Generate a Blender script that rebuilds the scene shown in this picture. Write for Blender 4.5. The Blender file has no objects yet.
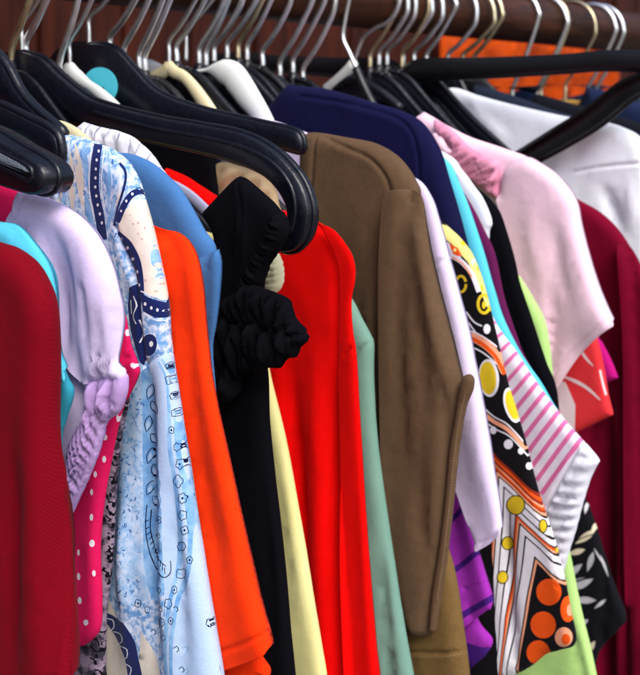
import bpy, math, random
import numpy as np
from mathutils import Vector, Matrix
from mathutils.geometry import delaunay_2d_cdt

random.seed(4)
scene = bpy.context.scene
COL = scene.collection

# ------------------------------------------------------------------ camera
F, W, H, DY = 1200., 640, 675, .62
def nrm(v): return v / np.linalg.norm(v)
def cv(px, py): return np.array([px - W/2, -(py - H/2), -F])
RX = nrm(cv(1320, 118))
UP = nrm(np.cross(cv(1320, 118), cv(320, 94)))
if UP[1] < 0: UP = -UP
RY = np.cross(UP, RX)
RM = np.array([RX, RY, UP])
CP = np.array([0, -DY, 0.])
def onX(px, py, X):
    r = RM @ cv(px, py); p = CP + (X - CP[0]) / r[0] * r
    return float(p[1]), float(p[2])
def onY(px, py, Y):
    r = RM @ cv(px, py); p = CP + (Y - CP[1]) / r[1] * r
    return p
cam = bpy.data.cameras.new('camera'); co = bpy.data.objects.new('camera', cam); COL.objects.link(co)
m4 = Matrix([[*RM[0], CP[0]], [*RM[1], CP[1]], [*RM[2], CP[2]], [0, 0, 0, 1]])
co.matrix_world = m4
cam.sensor_fit = 'HORIZONTAL'; cam.sensor_width = 36; cam.lens = 36 * F / W
cam.clip_start = .01; cam.clip_end = 100
cam.dof.use_dof = True; cam.dof.focus_distance = .555; cam.dof.aperture_fstop = 20
scene.camera = co

# ------------------------------------------------------------------ helpers: materials
def lin(c):
    return [((x/255)/12.92 if x/255 <= .04045 else ((x/255 + .055)/1.055)**2.4) for x in c]
def base_mat(name):
    m = bpy.data.materials.new(name); m.use_nodes = True
    nt = m.node_tree; b = nt.nodes['Principled BSDF']
    return m, nt, b
def N(nt, t, **kw):
    n = nt.nodes.new(t)
    for k, v in kw.items():
        if k in n.inputs: n.inputs[k].default_value = v
        else: setattr(n, k, v)
    return n
CM = {}
def cloth(name, rgb, rgb2=None, weave=.0012, amt=.35, diag=0., mottle=.12, rough=.85, sheen=.015, heather=.0, mscale=14, spread=.5):
    """woven or knitted fabric; rgb2 = second dye colour seen in soft blotches"""
    if name in CM: return CM[name]
    m, nt, b = base_mat(name); L = nt.links
    b.inputs['Roughness'].default_value = rough
    b.inputs['Specular IOR Level'].default_value = .07
    b.inputs['Sheen Weight'].default_value = sheen
    b.inputs['Sheen Roughness'].default_value = .5
    tc = N(nt, 'ShaderNodeTexCoord')
    mp = N(nt, 'ShaderNodeMapping'); mp.inputs['Rotation'].default_value = (diag, 0, 0)
    L.new(tc.outputs['Object'], mp.inputs['Vector'])
    weave = weave * (.37 if not diag else .6); sc = .314 / weave; amt = min(1., amt * (.8 if diag else .5))
    w1 = N(nt, 'ShaderNodeTexWave', Scale=sc, Distortion=.35); w1.bands_direction = 'Y'; w1.inputs['Detail Scale'].default_value = .3
    w2 = N(nt, 'ShaderNodeTexWave', Scale=sc * .8, Distortion=.35); w2.bands_direction = 'Z'; w2.inputs['Detail Scale'].default_value = .3
    L.new(mp.outputs[0], w1.inputs['Vector']); L.new(mp.outputs[0], w2.inputs['Vector'])
    ad = N(nt, 'ShaderNodeMath', operation='MULTIPLY'); L.new(w1.outputs['Fac'], ad.inputs[0])
    if diag: ad.inputs[1].default_value = .8
    else: L.new(w2.outputs['Fac'], ad.inputs[1])
    n1 = N(nt, 'ShaderNodeTexNoise', Scale=650., Detail=4., Roughness=.7); L.new(tc.outputs['Object'], n1.inputs['Vector'])
    a2 = N(nt, 'ShaderNodeMath', operation='ADD'); L.new(ad.outputs[0], a2.inputs[0]); L.new(n1.outputs['Fac'], a2.inputs[1])
    n3 = N(nt, 'ShaderNodeTexNoise', Scale=70., Detail=4.); L.new(tc.outputs['Object'], n3.inputs['Vector'])
    bp = N(nt, 'ShaderNodeBump', Strength=amt, Distance=.0005); L.new(a2.outputs[0], bp.inputs['Height'])
    bp2 = N(nt, 'ShaderNodeBump', Strength=.25, Distance=.0025); L.new(n3.outputs['Fac'], bp2.inputs['Height'])
    L.new(bp2.outputs[0], bp.inputs['Normal']); L.new(bp.outputs[0], b.inputs['Normal'])
    n2 = N(nt, 'ShaderNodeTexNoise', Scale=float(mscale), Detail=5., Roughness=.6); L.new(tc.outputs['Object'], n2.inputs['Vector'])
    c1 = lin(rgb); 
    if rgb2 is None: c2 = [x * (1 - mottle) for x in c1]
    else: c2 = lin(rgb2)
    rp = N(nt, 'ShaderNodeValToRGB'); e = rp.color_ramp.elements
    e[0].position = .5 - spread/2; e[1].position = .5 + spread/2
    e[0].color = (*c2, 1); e[1].color = (*c1, 1)
    L.new(n2.outputs['Fac'], rp.inputs['Fac'])
    # yarn level colour variation that follows the weave
    mx = N(nt, 'ShaderNodeMix', data_type='RGBA', blend_type='MULTIPLY'); mx.inputs['Factor'].default_value = (.34 if diag else .24) + heather
    L.new(rp.outputs['Color'], mx.inputs[6])
    g = N(nt, 'ShaderNodeMapRange'); g.inputs['From Min'].default_value = .25; g.inputs['From Max'].default_value = 1.2
    g.inputs['To Min'].default_value = .62; g.inputs['To Max'].default_value = 1.18
    L.new(a2.outputs[0], g.inputs['Value']); L.new(g.outputs[0], mx.inputs[7]); L.new(mx.outputs[2], b.inputs['Base Color'])
    CM[name] = m
    return m
def plain(name, rgb, rough=.4, metal=0., bump=0., bscale=80, spec=.5, scuff=0, coat=0.):
    if name in CM: return CM[name]
    m, nt, b = base_mat(name); L = nt.links
    b.inputs['Base Color'].default_value = (*lin(rgb), 1); b.inputs['Roughness'].default_value = rough
    b.inputs['Metallic'].default_value = metal; b.inputs['Specular IOR Level'].default_value = spec
    b.inputs['Coat Weight'].default_value = coat
    tc = N(nt, 'ShaderNodeTexCoord')
    n = N(nt, 'ShaderNodeTexNoise', Scale=float(bscale), Detail=4.); L.new(tc.outputs['Object'], n.inputs['Vector'])
    if bump:
        bp = N(nt, 'ShaderNodeBump', Strength=bump, Distance=.001); L.new(n.outputs['Fac'], bp.inputs['Height']); L.new(bp.outputs[0], b.inputs['Normal'])
    mr = N(nt, 'ShaderNodeMapRange'); mr.inputs['To Min'].default_value = max(.03, rough - .12); mr.inputs['To Max'].default_value = rough + .15
    L.new(n.outputs['Fac'], mr.inputs['Value']); L.new(mr.outputs[0], b.inputs['Roughness'])
    if scuff:
        n2 = N(nt, 'ShaderNodeTexNoise', Scale=420., Detail=6., Roughness=.8); L.new(tc.outputs['Object'], n2.inputs['Vector'])
        rp = N(nt, 'ShaderNodeValToRGB'); e = rp.color_ramp.elements; e[0].position = .56; e[1].position = .80
        e[0].color = (*lin(rgb), 1); e[1].color = (*lin([x + scuff for x in rgb]), 1)
        L.new(n2.outputs['Fac'], rp.inputs['Fac']); L.new(rp.outputs[0], b.inputs['Base Color'])
    CM[name] = m
    return m
def wood(name, a, b_, rot=(0, 0, 0), rough=.6, scale=9, stretch=(1, 1, 12)):
    m, nt, b = base_mat(name); L = nt.links
    tc = N(nt, 'ShaderNodeTexCoord'); mp = N(nt, 'ShaderNodeMapping'); mp.inputs['Scale'].default_value = stretch
    L.new(tc.outputs['Object'], mp.inputs['Vector'])
    n = N(nt, 'ShaderNodeTexNoise', Scale=float(scale), Detail=7., Roughness=.65, Distortion=.6); L.new(mp.outputs[0], n.inputs['Vector'])
    rp = N(nt, 'ShaderNodeValToRGB'); e = rp.color_ramp.elements; e[0].position = .3; e[1].position = .72
    e[0].color = (*lin(a), 1); e[1].color = (*lin(b_), 1); L.new(n.outputs['Fac'], rp.inputs['Fac']); L.new(rp.outputs[0], b.inputs['Base Color'])
    bp = N(nt, 'ShaderNodeBump', Strength=.5, Distance=.003); L.new(n.outputs['Fac'], bp.inputs['Height']); L.new(bp.outputs[0], b.inputs['Normal'])
    b.inputs['Roughness'].default_value = rough; b.inputs['Specular IOR Level'].default_value = .15
    return m

# ------------------------------------------------------------------ helpers: objects
def tag(o, label, cat, group=None, kind=None):
    o['label'] = label; o['category'] = cat
    if group: o['group'] = group
    return o
def empty(name, loc):
    o = bpy.data.objects.new(name, None); COL.objects.link(o); o.location = loc; o.empty_display_size = .03
    return o
def link_mesh(name, verts, faces, mats, parent=None, origin=(0, 0, 0), midx=None, smooth=True):
    me = bpy.data.meshes.new(name)
    og = np.array(parent.location if parent is not None and parent.parent is None else origin, float)
    if parent is not None and parent.parent is not None:
        og = np.array(parent.location) + np.array(parent.parent.location)
    v = np.asarray(verts, float) - og
    me.from_pydata(v.tolist(), [], faces); 
    for m in mats: me.materials.append(m)
    if midx is not None: me.polygons.foreach_set('material_index', midx)
    if smooth: me.polygons.foreach_set('use_smooth', [True] * len(me.polygons))
    me.update()
    o = bpy.data.objects.new(name, me); COL.objects.link(o)
    if parent is not None: o.parent = parent
    else: o.location = og
    return o

# ------------------------------------------------------------------ helpers: 2-D geometry
def resample(p, step):
    p = np.asarray(p, float); out = [p[0]]
    for a, b in zip(p[:-1], p[1:]):
        L = np.linalg.norm(b - a); k = max(1, int(math.ceil(L / step)))
        for i in range(1, k + 1): out.append(a + (b - a) * i / k)
    return np.array(out)
def smooth_path(pts, step=.005):
    """Catmull-Rom through pts; a point with a third element is a hard corner"""
    P = [np.array(q[:2], float) for q in pts]; C = [len(q) > 2 for q in pts]; n = len(P); out = [P[0]]
    for i in range(n - 1):
        a, b = P[i], P[i + 1]
        pa = P[i - 1] if i > 0 and not C[i] else a - (b - a) * .3
        pb = P[i + 2] if i < n - 2 and not C[i + 1] else b + (b - a) * .3
        L = np.linalg.norm(b - a); k = max(1, int(math.ceil(L / step)))
        for j in range(1, k + 1):
            t = j / k
            out.append(.5 * ((2*a) + (-pa + b)*t + (2*pa - 5*a + 4*b - pb)*t*t + (-pa + 3*a - 3*b + pb)*t**3))
    return np.array(out)
def dist_poly(Q, A, closed=False):
    A = np.asarray(A); B = np.roll(A, -1, 0) if closed else A[1:]; A0 = A if closed else A[:-1]
    if len(Q)*len(A0) < 300000:
        ab = B - A0; L = np.maximum((ab**2).sum(1), 1e-14)
        t = np.clip(((Q[:, None, :] - A0[None])*ab[None]).sum(2)/L[None], 0, 1)
        return np.sqrt(((Q[:, None, :] - A0[None] - t[:, :, None]*ab[None])**2).sum(2)).min(1) if len(Q) else np.zeros(0)
    d = np.full(len(Q), 1e9)
    for a, b in zip(A0, B):
        ab = b - a; L = ab @ ab
        if L < 1e-14: continue
        t = np.clip(((Q - a) @ ab) / L, 0, 1)
        d = np.minimum(d, np.hypot(Q[:, 0] - a[0] - t*ab[0], Q[:, 1] - a[1] - t*ab[1]))
    return d
def dist_edges(Q, O, mask):
    """distance to those edges of the closed outline whose two ends are in the mask"""
    B = np.roll(O, -1, 0); m = mask & np.roll(mask, -1)
    d = np.full(len(Q), 1.)
    for a, b in zip(O[m], B[m]):
        ab = b - a; L = max(ab @ ab, 1e-14); t = np.clip(((Q - a) @ ab)/L, 0, 1)
        d = np.minimum(d, np.hypot(Q[:, 0] - a[0] - t*ab[0], Q[:, 1] - a[1] - t*ab[1]))
    return d
def inside(Q, P):
    x, y = Q[:, 0], Q[:, 1]; r = np.zeros(len(Q), bool); P = np.asarray(P)
    for a, b in zip(P, np.roll(P, -1, 0)):
        if a[1] == b[1]: continue
        c = ((a[1] > y) != (b[1] > y)) & (x < (b[0] - a[0]) * (y - a[1]) / (b[1] - a[1]) + a[0])
        r ^= c
    return r
_rs = np.random.RandomState(7); _T = _rs.rand(256, 256)
def vnoise(u, v):
    iu = np.floor(u).astype(int); iv = np.floor(v).astype(int); fu = u - iu; fv = v - iv
    fu = fu*fu*(3 - 2*fu); fv = fv*fv*(3 - 2*fv)
    g = lambda a, b: _T[a & 255, b & 255]
    return (g(iu, iv)*(1-fu) + g(iu+1, iv)*fu)*(1-fv) + (g(iu, iv+1)*(1-fu) + g(iu+1, iv+1)*fu)*fv - .5
def ell(cx, cy, rx, ry=None, n=20, rot=0):
    ry = ry or rx
    return [(cx + rx*math.cos(t)*math.cos(rot) - ry*math.sin(t)*math.sin(rot), cy + rx*math.cos(t)*math.sin(rot) + ry*math.sin(t)*math.cos(rot)) for t in [2*math.pi*i/n for i in range(n)]]
def band(pts, w, smooth=True):
    """strip polygon of pixel width w (number or list) along a pixel path"""
    p = smooth_path(pts, 4.) if smooth else np.array(pts, float)
    t = np.gradient(p, axis=0); t /= np.linalg.norm(t, axis=1)[:, None] + 1e-9
    nn = np.stack([-t[:, 1], t[:, 0]], 1)
    ww = np.interp(np.linspace(0, 1, len(p)), np.linspace(0, 1, len(w)), w) if isinstance(w, (list, tuple)) else np.full(len(p), float(w))
    return [tuple(q) for q in np.concatenate([p + nn*ww[:, None]/2, (p - nn*ww[:, None]/2)[::-1]])]
def dashes(pts, w=.7, on=2.2, off=1.6):
    p = smooth_path(pts, 1.); s = np.concatenate([[0], np.cumsum(np.linalg.norm(np.diff(p, axis=0), axis=1))]); out = []
    t = 0
    while t + on < s[-1]:
        a = np.array([np.interp(t, s, p[:, k]) for k in (0, 1)]); b = np.array([np.interp(t + on, s, p[:, k]) for k in (0, 1)])
        out.append(band([tuple(a), tuple(b)], w, False)); t += on + off
    return out

# ------------------------------------------------------------------ the cloth panel builder
SEED = [0]
LAST = [None]
def panel(name, X, outline, mats, parent=None, origin=None, T=.008, w=.014, mirror=False, zb=-.6, folds=(), seams=(), shapes=(), crinkle=(),
          auto=.003, lam=.035, wr=.0006, grid=.0045, tilt=0., off=0., hem=None, top_fade=.06, neck=True, slant=.0, base=None, sew=None):
    """a sewn panel hanging in the plane x = X: closed outline in the plane, two cloth faces with a rounded edge, folds and seams.
    outline / folds / seams / shapes are given where the ray of the photograph meets that plane, so they become real sizes."""
    SEED[0] += 1; sd = SEED[0] * 13.7
    if w > .0075: T *= .72; w *= .62
    X0 = X + off
    XS = X0 - (T + .001 if base is None or sew is None else base.T + .001 + .3*T)   # where the visible cloth face lies
    P = lambda q: (*onX(q[0], q[1], X0), *q[2:])
    pts = [P(q) for q in outline]
    if mirror:
        y0, z0 = pts[0][:2]
        if neck and y0 < -.075: pts = [(-.07, z0 + .30*(-.07 - y0), 1)] + pts
        y1, z1 = pts[-1][:2]
        if z1 > zb + .02:
            yp, zp = pts[-2][:2]; s = (y1 - yp) / min(-1e-3, (z1 - zp)); s = max(-.1, min(.25, s))
            pts.append((y1 + .6*s*(zb - z1), zb, 1))
        nk = [(0., pts[0][1] - .035)]
        while len(pts) > 3 and pts[-2][1] < zb: pts.pop()
        if pts[-1][1] < zb:
            a_, b_ = pts[-2], pts[-1]; k_ = (a_[1] - zb)/(a_[1] - b_[1]); pts[-1] = (a_[0] + (b_[0]-a_[0])*k_, zb, 1)
        near = smooth_path(pts, .003)
        far = near.copy(); far[:, 0] *= -1; far = far[::-1]
        # neck curve between far and near neck points
        nc = smooth_path([tuple(far[-1]) , (far[-1][0]*.6, far[-1][1]-.022), nk[0], (near[0][0]*.6, near[0][1]-.022), tuple(near[0])], .008)[1:-1]
        bt = resample(np.array([near[-1], far[0]]), .015)[1:-1]
        O = np.concatenate([near, bt, far, nc])
    else:
        O = smooth_path(pts + [pts[0]], .0022)[:-1]
    # remove near duplicates
    keep = [0]
    for i in range(1, len(O)):
        if np.linalg.norm(O[i] - O[keep[-1]]) > .0008: keep.append(i)
    O = O[keep]
    lo, hi = O.min(0), O.max(0)
    # ---- interior points
    pl = []
    vis = (max(lo[0], -.6), min(hi[0], .02)); zv = max(lo[1], -.50)
    ys = np.arange(lo[0], vis[1], grid); zs = np.arange(zv, hi[1], grid)
    G = np.stack(np.meshgrid(ys, zs), -1).reshape(-1, 2); G += _rs.uniform(-.2, .2, G.shape) * grid; pl.append(G)
    if hi[0] > vis[1] + .01 or lo[1] < zv:
        ys = np.arange(lo[0], hi[0], .016); zs = np.arange(lo[1], hi[1], .016)
        G2 = np.stack(np.meshgrid(ys, zs), -1).reshape(-1, 2)
        G2 = G2[(G2[:, 0] > vis[1] + .005) | (G2[:, 1] < zv - .005)]; pl.append(G2)
    G = np.concatenate(pl); G = G[inside(G, O)]; d = dist_poly(G, O, True); G = G[d > (w*.9 + .0012 if grid >= .0025 else .0013)]
    t = np.roll(O, -1, 0) - np.roll(O, 1, 0); t /= np.linalg.norm(t, axis=1)[:, None] + 1e-9
    nn = np.stack([-t[:, 1], t[:, 0]], 1)
    area = .5*np.sum(O[:, 0]*np.roll(O[:, 1], -1) - np.roll(O[:, 0], -1)*O[:, 1])
    if area < 0: nn = -nn
    rings = []
    for th in (22, 42, 62, 84) if grid >= .0025 else (14,):
        k = w*(1 - math.cos(math.radians(th)))
        q = O + nn*k
        q = q[inside(q, O)]
        if len(q): q = q[dist_poly(q, O, True) > .93*k]
        rings.append(q)
    own_folds = list(folds); ztop = hi[1]; basefn = None
    if base is None:
        def basefn(y_, z_, ztop=ztop, auto=auto, lam=lam, sd=sd, folds=own_folds, X0=XS, T=T, O=O, w=w):
            yb_ = y_ + slant*(z_ - ztop); rp_ = np.clip((ztop - z_ - top_fade*.4)/.16, 0, 1)
            D_ = auto*rp_*(2.2*vnoise(yb_/lam + sd, z_/(lam*9) + sd*.3) + 1.0*vnoise(yb_/(lam*.45) + sd*2, z_/(lam*5) + sd)) + auto*.5*vnoise(y_/.06 + sd + 9, z_/.07 + sd)
            QQ = np.stack([y_, z_], 1)
            for path, amp, wid in folds:
                q = smooth_path([onX(a[0], a[1], X0) for a in path], .01); dd = dist_poly(QQ, q); zt_ = q[:, 1].max(); zl_ = q[:, 1].min(); Lf = max(.02, min(.09, (zt_ - zl_)*.5))
                fade = np.clip((zt_ - z_)/Lf, 0, 1)
                if zl_ > -.33: fade = fade * np.clip((z_ - zl_)/Lf, 0, 1)
                if zt_ - zl_ < .03: fade = 1.
                else: fade = fade*fade*(3 - 2*fade)
                D_ = D_ + amp*fade*np.exp(-(dd/(wid*.00055))**2)
            in_ = inside(QQ, O); do_ = np.where(in_, dist_poly(QQ, O, True), 0)
            at_ = np.clip(do_/.035, 0, 1); at_ = .25 + .75*at_*at_*(3 - 2*at_); u_ = np.clip(do_/w, 0, 1)
            return np.where(D_ > 0, D_*at_, D_*(.5 + .5*at_)), T*np.sqrt(np.maximum(0, 1 - (1-u_)**2))
        basefn.T = T
    def proj(px_list):
        """where each photograph ray meets the cloth's front face (not just the mid plane)"""
        A_ = np.array([(a[0], a[1]) for a in px_list], float); xs_ = np.full(len(A_), float(XS))
        R_ = np.stack([A_[:, 0] - W/2, -(A_[:, 1] - H/2), np.full(len(A_), -F)], 1) @ RM.T
        for _ in range(5):
            t_ = (xs_ - CP[0])/R_[:, 0]; yz = np.stack([CP[1] + t_*R_[:, 1], CP[2] + t_*R_[:, 2]], 1)
            if base is None: D__, p__ = basefn(yz[:, 0], yz[:, 1])
            else:
                D__, p__ = base(yz[:, 0], yz[:, 1])
                if sew is not None:
                    sq_ = O[np.argmin(((O[:, None] - np.array([onX(outline[k % len(outline)][0], outline[k % len(outline)][1], X0) for k in range(sew[0], sew[1]+1)])[None])**2).sum(2), 0)]
                    e_ = np.clip(dist_poly(yz, O, True)/w, 0, 1); p__ = base.T*np.sqrt(1 - (1-e_)**2) + .3*T*e_
            xs_ = .4*xs_ + .6*(X0 - D__ - p__)
        t_ = (xs_ - CP[0])/R_[:, 0]
        return np.stack([CP[1] + t_*R_[:, 1], CP[2] + t_*R_[:, 2]], 1)
    # ---- constraints
    V = list(map(tuple, O)); n = len(V); E = [(i, (i+1) % n) for i in range(n)]
    SH = []
    allp = proj([a for poly, _ in shapes for a in poly]) if len(shapes) else None; ofs = 0
    for poly, mi in shapes:
        q = allp[ofs:ofs + len(poly)]; ofs += len(poly); q2 = resample(np.vstack([q, q[:1]]), .006)[:-1]
        s = len(V); V += list(map(tuple, q2)); E += [(s+i, s+(i+1) % len(q2)) for i in range(len(q2))]
        SH.append((q, mi))
    SM = []
    for sm in seams:
        q = smooth_path([tuple(a) for a in proj(sm)], .0025); SM.append(q)
        tt = np.gradient(q, axis=0); tt /= np.linalg.norm(tt, axis=1)[:, None]; n2 = np.stack([-tt[:, 1], tt[:, 0]], 1)
        for k in (-.004, -.0026, -.0012, 0, .0012, .0026, .004):
            qq = q + n2*k; ii = inside(qq, O); ii &= dist_poly(qq, O, True) > .0008; s = len(V); idx = -np.ones(len(qq), int); idx[ii] = np.arange(ii.sum()) + s
            V += list(map(tuple, qq[ii])); E += [(int(a_), int(b_)) for a_, b_ in zip(idx[:-1], idx[1:]) if a_ >= 0 and b_ >= 0]
    V += [tuple(q) for r in rings for q in r]; V += list(map(tuple, G))
    res = delaunay_2d_cdt([Vector(v) for v in V], E, [], 0, 1e-5)
    Q = np.array([tuple(v) for v in res[0]]); Fc = np.array([f for f in res[2] if len(f) == 3])
    cen = Q[Fc].mean(1); ok = inside(cen, O); Fc = Fc[ok]; cen = cen[ok]
    a, b, c = Q[Fc[:, 0]], Q[Fc[:, 1]], Q[Fc[:, 2]]
    ar = (b[:, 0]-a[:, 0])*(c[:, 1]-a[:, 1]) - (b[:, 1]-a[:, 1])*(c[:, 0]-a[:, 0])
    g = np.abs(ar) > 1e-11; Fc = Fc[g]; cen = cen[g]; ar = ar[g]
    Fc[ar < 0] = Fc[ar < 0][:, ::-1]
    mi = np.zeros(len(Fc), int)
    for q, k in SH: mi[inside(cen, q)] = k
    used = np.unique(Fc); rem = -np.ones(len(Q), int); rem[used] = np.arange(len(used)); Q = Q[used]; Fc = rem[Fc]
    # ---- displacement towards the viewer side (-x)
    d = dist_poly(Q, O, True); u = np.clip(d / w, 0, 1)
    prof = T*np.sqrt(np.maximum(0, 1 - (1-u)**2))
    if hem is not None:   # a hem: the rounding there is only the cloth's own thickness
        hq = np.array([onX(a[0], a[1], X0) for a in hem]); dh = dist_poly(Q, hq)
        others = O[dist_poly(O, hq) > .002]
        if len(others): 
            do = np.sqrt(((Q[:, None, :] - others[None, ::2, :])**2).sum(2)).min(1)
            u2 = np.clip(do / w, 0, 1); prof = np.maximum(prof, T*np.sqrt(np.maximum(0, 1-(1-u2)**2)) * np.clip(d/.002, 0, 1)**.5)
    y, z = Q[:, 0], Q[:, 1]
    ztop = hi[1]
    Dfn = None
    own = .35 if base is not None else 1.
    auto_ = auto*own
    ramp = np.clip((ztop - z - top_fade*.4) / .16, 0, 1)
    yy = y + slant*(z - ztop)
    D = auto_*ramp*(2.2*vnoise(yy/lam + sd, z/(lam*9) + sd*.3) + 1.0*vnoise(yy/(lam*.45) + sd*2, z/(lam*5) + sd))
    rg = lambda u_, v_: (1 - 2*np.abs(vnoise(u_, v_)))**3
    D += auto_*ramp*1.1*(rg(yy/(lam*1.5) + sd*3, z/(lam*11) + sd) - .35)
    D += wr*1.6*(rg((y*.8 + z*.6)/.045 + sd, (z*.8 - y*.6)/.10 + sd*2) + rg((y*.86 - z*.5)/.06 + sd*4, (z*.86 + y*.5)/.13 + sd) - .6)
    D += wr*2*(vnoise(y/.013 + sd + z/.05, z/.03 + sd) + .5*vnoise(y/.006 + z/.02 + sd, z/.012 - y/.03))
    D += auto*.5*vnoise(y/.06 + sd + 9, z/.07 + sd)
    for path, amp, wid in folds:
        q = np.array([onX(a[0], a[1], XS) for a in path]); q = smooth_path([tuple(a) for a in q], .01)
        wm = wid * .00055
        dd = dist_poly(Q, q); zt_ = q[:, 1].max(); zl_ = q[:, 1].min(); Lf = max(.02, min(.09, (zt_ - zl_)*.5))
        fade = np.clip((zt_ - z)/Lf, 0, 1)
        if zl_ > -.33: fade = fade * np.clip((z - zl_)/Lf, 0, 1)
        if zt_ - zl_ < .03: fade = 1.
        else: fade = fade*fade*(3 - 2*fade)
        D += amp*fade*np.exp(-(dd/wm)**2)
    DC = np.zeros(len(Q))
    for poly, ang, lm, amp in crinkle:
        q = np.array([onX(a[0], a[1], XS) for a in poly]); ins = inside(Q, q); de = dist_poly(Q, q, True)
        ms = np.where(ins, np.clip(de/.004, 0, 1), 0); ca, sa = math.cos(ang), math.sin(ang); uu = y*ca + z*sa; vv = -y*sa + z*ca
        ph = 2.0*vnoise(uu/(lm*7) + sd, vv/(lm*9) + sd) + .9*vnoise(uu/(lm*3), vv/(lm*5) + sd)
        DC += 1.3*amp*ms*np.clip(d/.006, .15, 1)*(np.sin(2*math.pi*(uu/lm + ph))*(.6 + 1.1*(vnoise(uu/(lm*3)+sd, vv/(lm*2))+.3)))
    own_folds = list(folds)
    if sew is not None:
        sq = smooth_path([P(outline[k % len(outline)]) for k in range(sew[0], sew[1] + 1)], .0022)
        ds = dist_poly(Q, sq); s_ = np.clip(ds/.04, 0, 1); s_ = s_*s_*(3 - 2*s_)
        ot_ = dist_poly(O, sq) > .004
        if hem is not None: ot_ &= dist_poly(O, np.array([onX(a[0], a[1], X0) for a in hem])) > .004
        dout = dist_edges(Q, O, ot_)
        D = D*s_
    else: dout = d
    att = np.clip(dout/.035, 0, 1); att = .25 + .75*att*att*(3 - 2*att)
    D = np.where(D > 0, D*att, D*(.5 + .5*att))
    Tb = .006
    if base is not None:
        bD, bT = base(y, z); D = D + bD; Tb = bT if sew is None else bT*(1 - s_) + base.T*s_
    D = D + (DC if sew is None else DC*np.clip(ds/.006, 0, 1))
    G1 = np.zeros(len(Q))
    for q in SM:
        dd = dist_poly(Q, q); G1 -= .0011*np.exp(-(dd/.0010)**2); G1 += .0003*np.exp(-((dd-.003)/.0018)**2)
    D = np.maximum(D, -(.003 + 1.7*T))
    xc = X0 + tilt*(y + .1)
    edge = np.minimum(1, d/.003)
    vf = np.stack([xc - D - prof - G1*edge, y, z], 1); vb = np.stack([xc - .8*np.maximum(D, -.003) + prof + .0005*edge, y, z], 1)
    if sew is not None:
        hq = np.array([onX(a[0], a[1], X0) for a in hem]) if hem is not None else None
        oth = dist_poly(O, sq) > .004
        if hq is not None: oth &= dist_poly(O, hq) > .004
        do = dist_edges(Q, O, oth)
        u = np.clip(do/w, 0, 1); pn = np.sqrt(np.maximum(0, 1 - (1-u)**2))
        lift = .0011 + (T*.55)*s_
        fr = (Tb + lift)*pn
        xfr = xc - D - fr - G1*edge
        pa = np.clip(d/.004, 0, 1)**.5
        vf = np.stack([xfr, y, z], 1)
        th_ = (.0010 + 1.6*T*s_)*pa*np.maximum(pn, .2)
        vb = np.stack([xfr + G1*edge + th_, y, z], 1)
    bd = d < 2e-5
    bidx = np.arange(len(Q)) + len(Q); bidx[bd] = np.nonzero(bd)[0]
    verts = np.concatenate([vf, vb])
    ff = Fc[:, ::-1]  # (y,z) ccw has normal +x; flip for the -x face
    fb = bidx[Fc]
    faces = [tuple(map(int, f)) for f in ff] + [tuple(map(int, f)) for f in fb]
    mm = np.concatenate([mi, mi]).astype('i')
    rem2 = np.zeros(len(verts), bool); rem2[np.unique(np.concatenate([ff.ravel(), fb.ravel()]))] = True
    ix = np.cumsum(rem2) - 1; verts = verts[rem2]; faces = [tuple(int(ix[k]) for k in f) for f in faces]
    if origin is None: origin = (X, 0, float(lo[1]))
    o = link_mesh(name, verts, faces, mats if isinstance(mats, list) else [mats], parent, origin, mm.tolist())
    if base is None: LAST[0] = basefn
    return o

def garment(name, X, label, cat, zb=-.6, group='clothes hanging in a row on the rail'):
    e = empty(name, (X, 0, zb)); return tag(e, label, cat, group)

def tube(name, pts, r, mat, parent, seg=10, close=True, cap=True, closed=False):
    """round wire through 3-D points"""
    P = np.array(pts, float); n = len(P); vs = []; fs = []
    tg = np.gradient(P, axis=0); tg /= np.linalg.norm(tg, axis=1)[:, None] + 1e-12
    up = np.array([1., 0, 0]) if abs(tg[0][0]) < .9 else np.array([0, 1., 0])
    for i in range(n):
        a = np.cross(tg[i], up); a /= np.linalg.norm(a) + 1e-12; b = np.cross(a, tg[i])
        rr = r[i] if hasattr(r, '__len__') else r
        for k in range(seg):
            th = 2*math.pi*k/seg; vs.append(P[i] + rr*(math.cos(th)*a + math.sin(th)*b))
    for i in range(n-1):
        for k in range(seg):
            fs.append((i*seg+k, i*seg+(k+1) % seg, (i+1)*seg+(k+1) % seg, (i+1)*seg+k))
    c0 = len(vs); vs.append(P[0] - tg[0]*(.6*(r[0] if hasattr(r, '__len__') else r))); vs.append(P[-1] + tg[-1]*(.6*(r[-1] if hasattr(r, '__len__') else r)))
    for k in range(seg):
        fs.append((c0, (k+1) % seg, k)); fs.append((c0+1, (n-1)*seg+k, (n-1)*seg+(k+1) % seg))
    if name is None: return vs, fs
    return link_mesh(name, np.array(vs), fs, [mat], parent)

# ------------------------------------------------------------------ materials
BLK = plain('black_plastic', (8, 11, 22), .33, bump=.35, bscale=240, spec=.45, scuff=16)
BLK2 = plain('charcoal_plastic', (13, 14, 19), .42, bump=.3, bscale=140)
STEEL = plain('steel_wire', (240, 241, 243), .36, 1.0, bump=.1, bscale=200)
BRASS = plain('brassy_wire', (222, 206, 168), .38, 1.0, bump=.1, bscale=200)
WHP = plain('white_plastic', (222, 224, 222), .35, bump=.1)
CRP = plain('cream_plastic', (226, 214, 172), .38, bump=.1)
TANP = plain('tan_plastic', (190, 150, 70), .4, bump=.1)
STK = plain('turquoise_paper', (84, 208, 230), .6)
INK = plain('ink', (18, 30, 40), .6)

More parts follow.
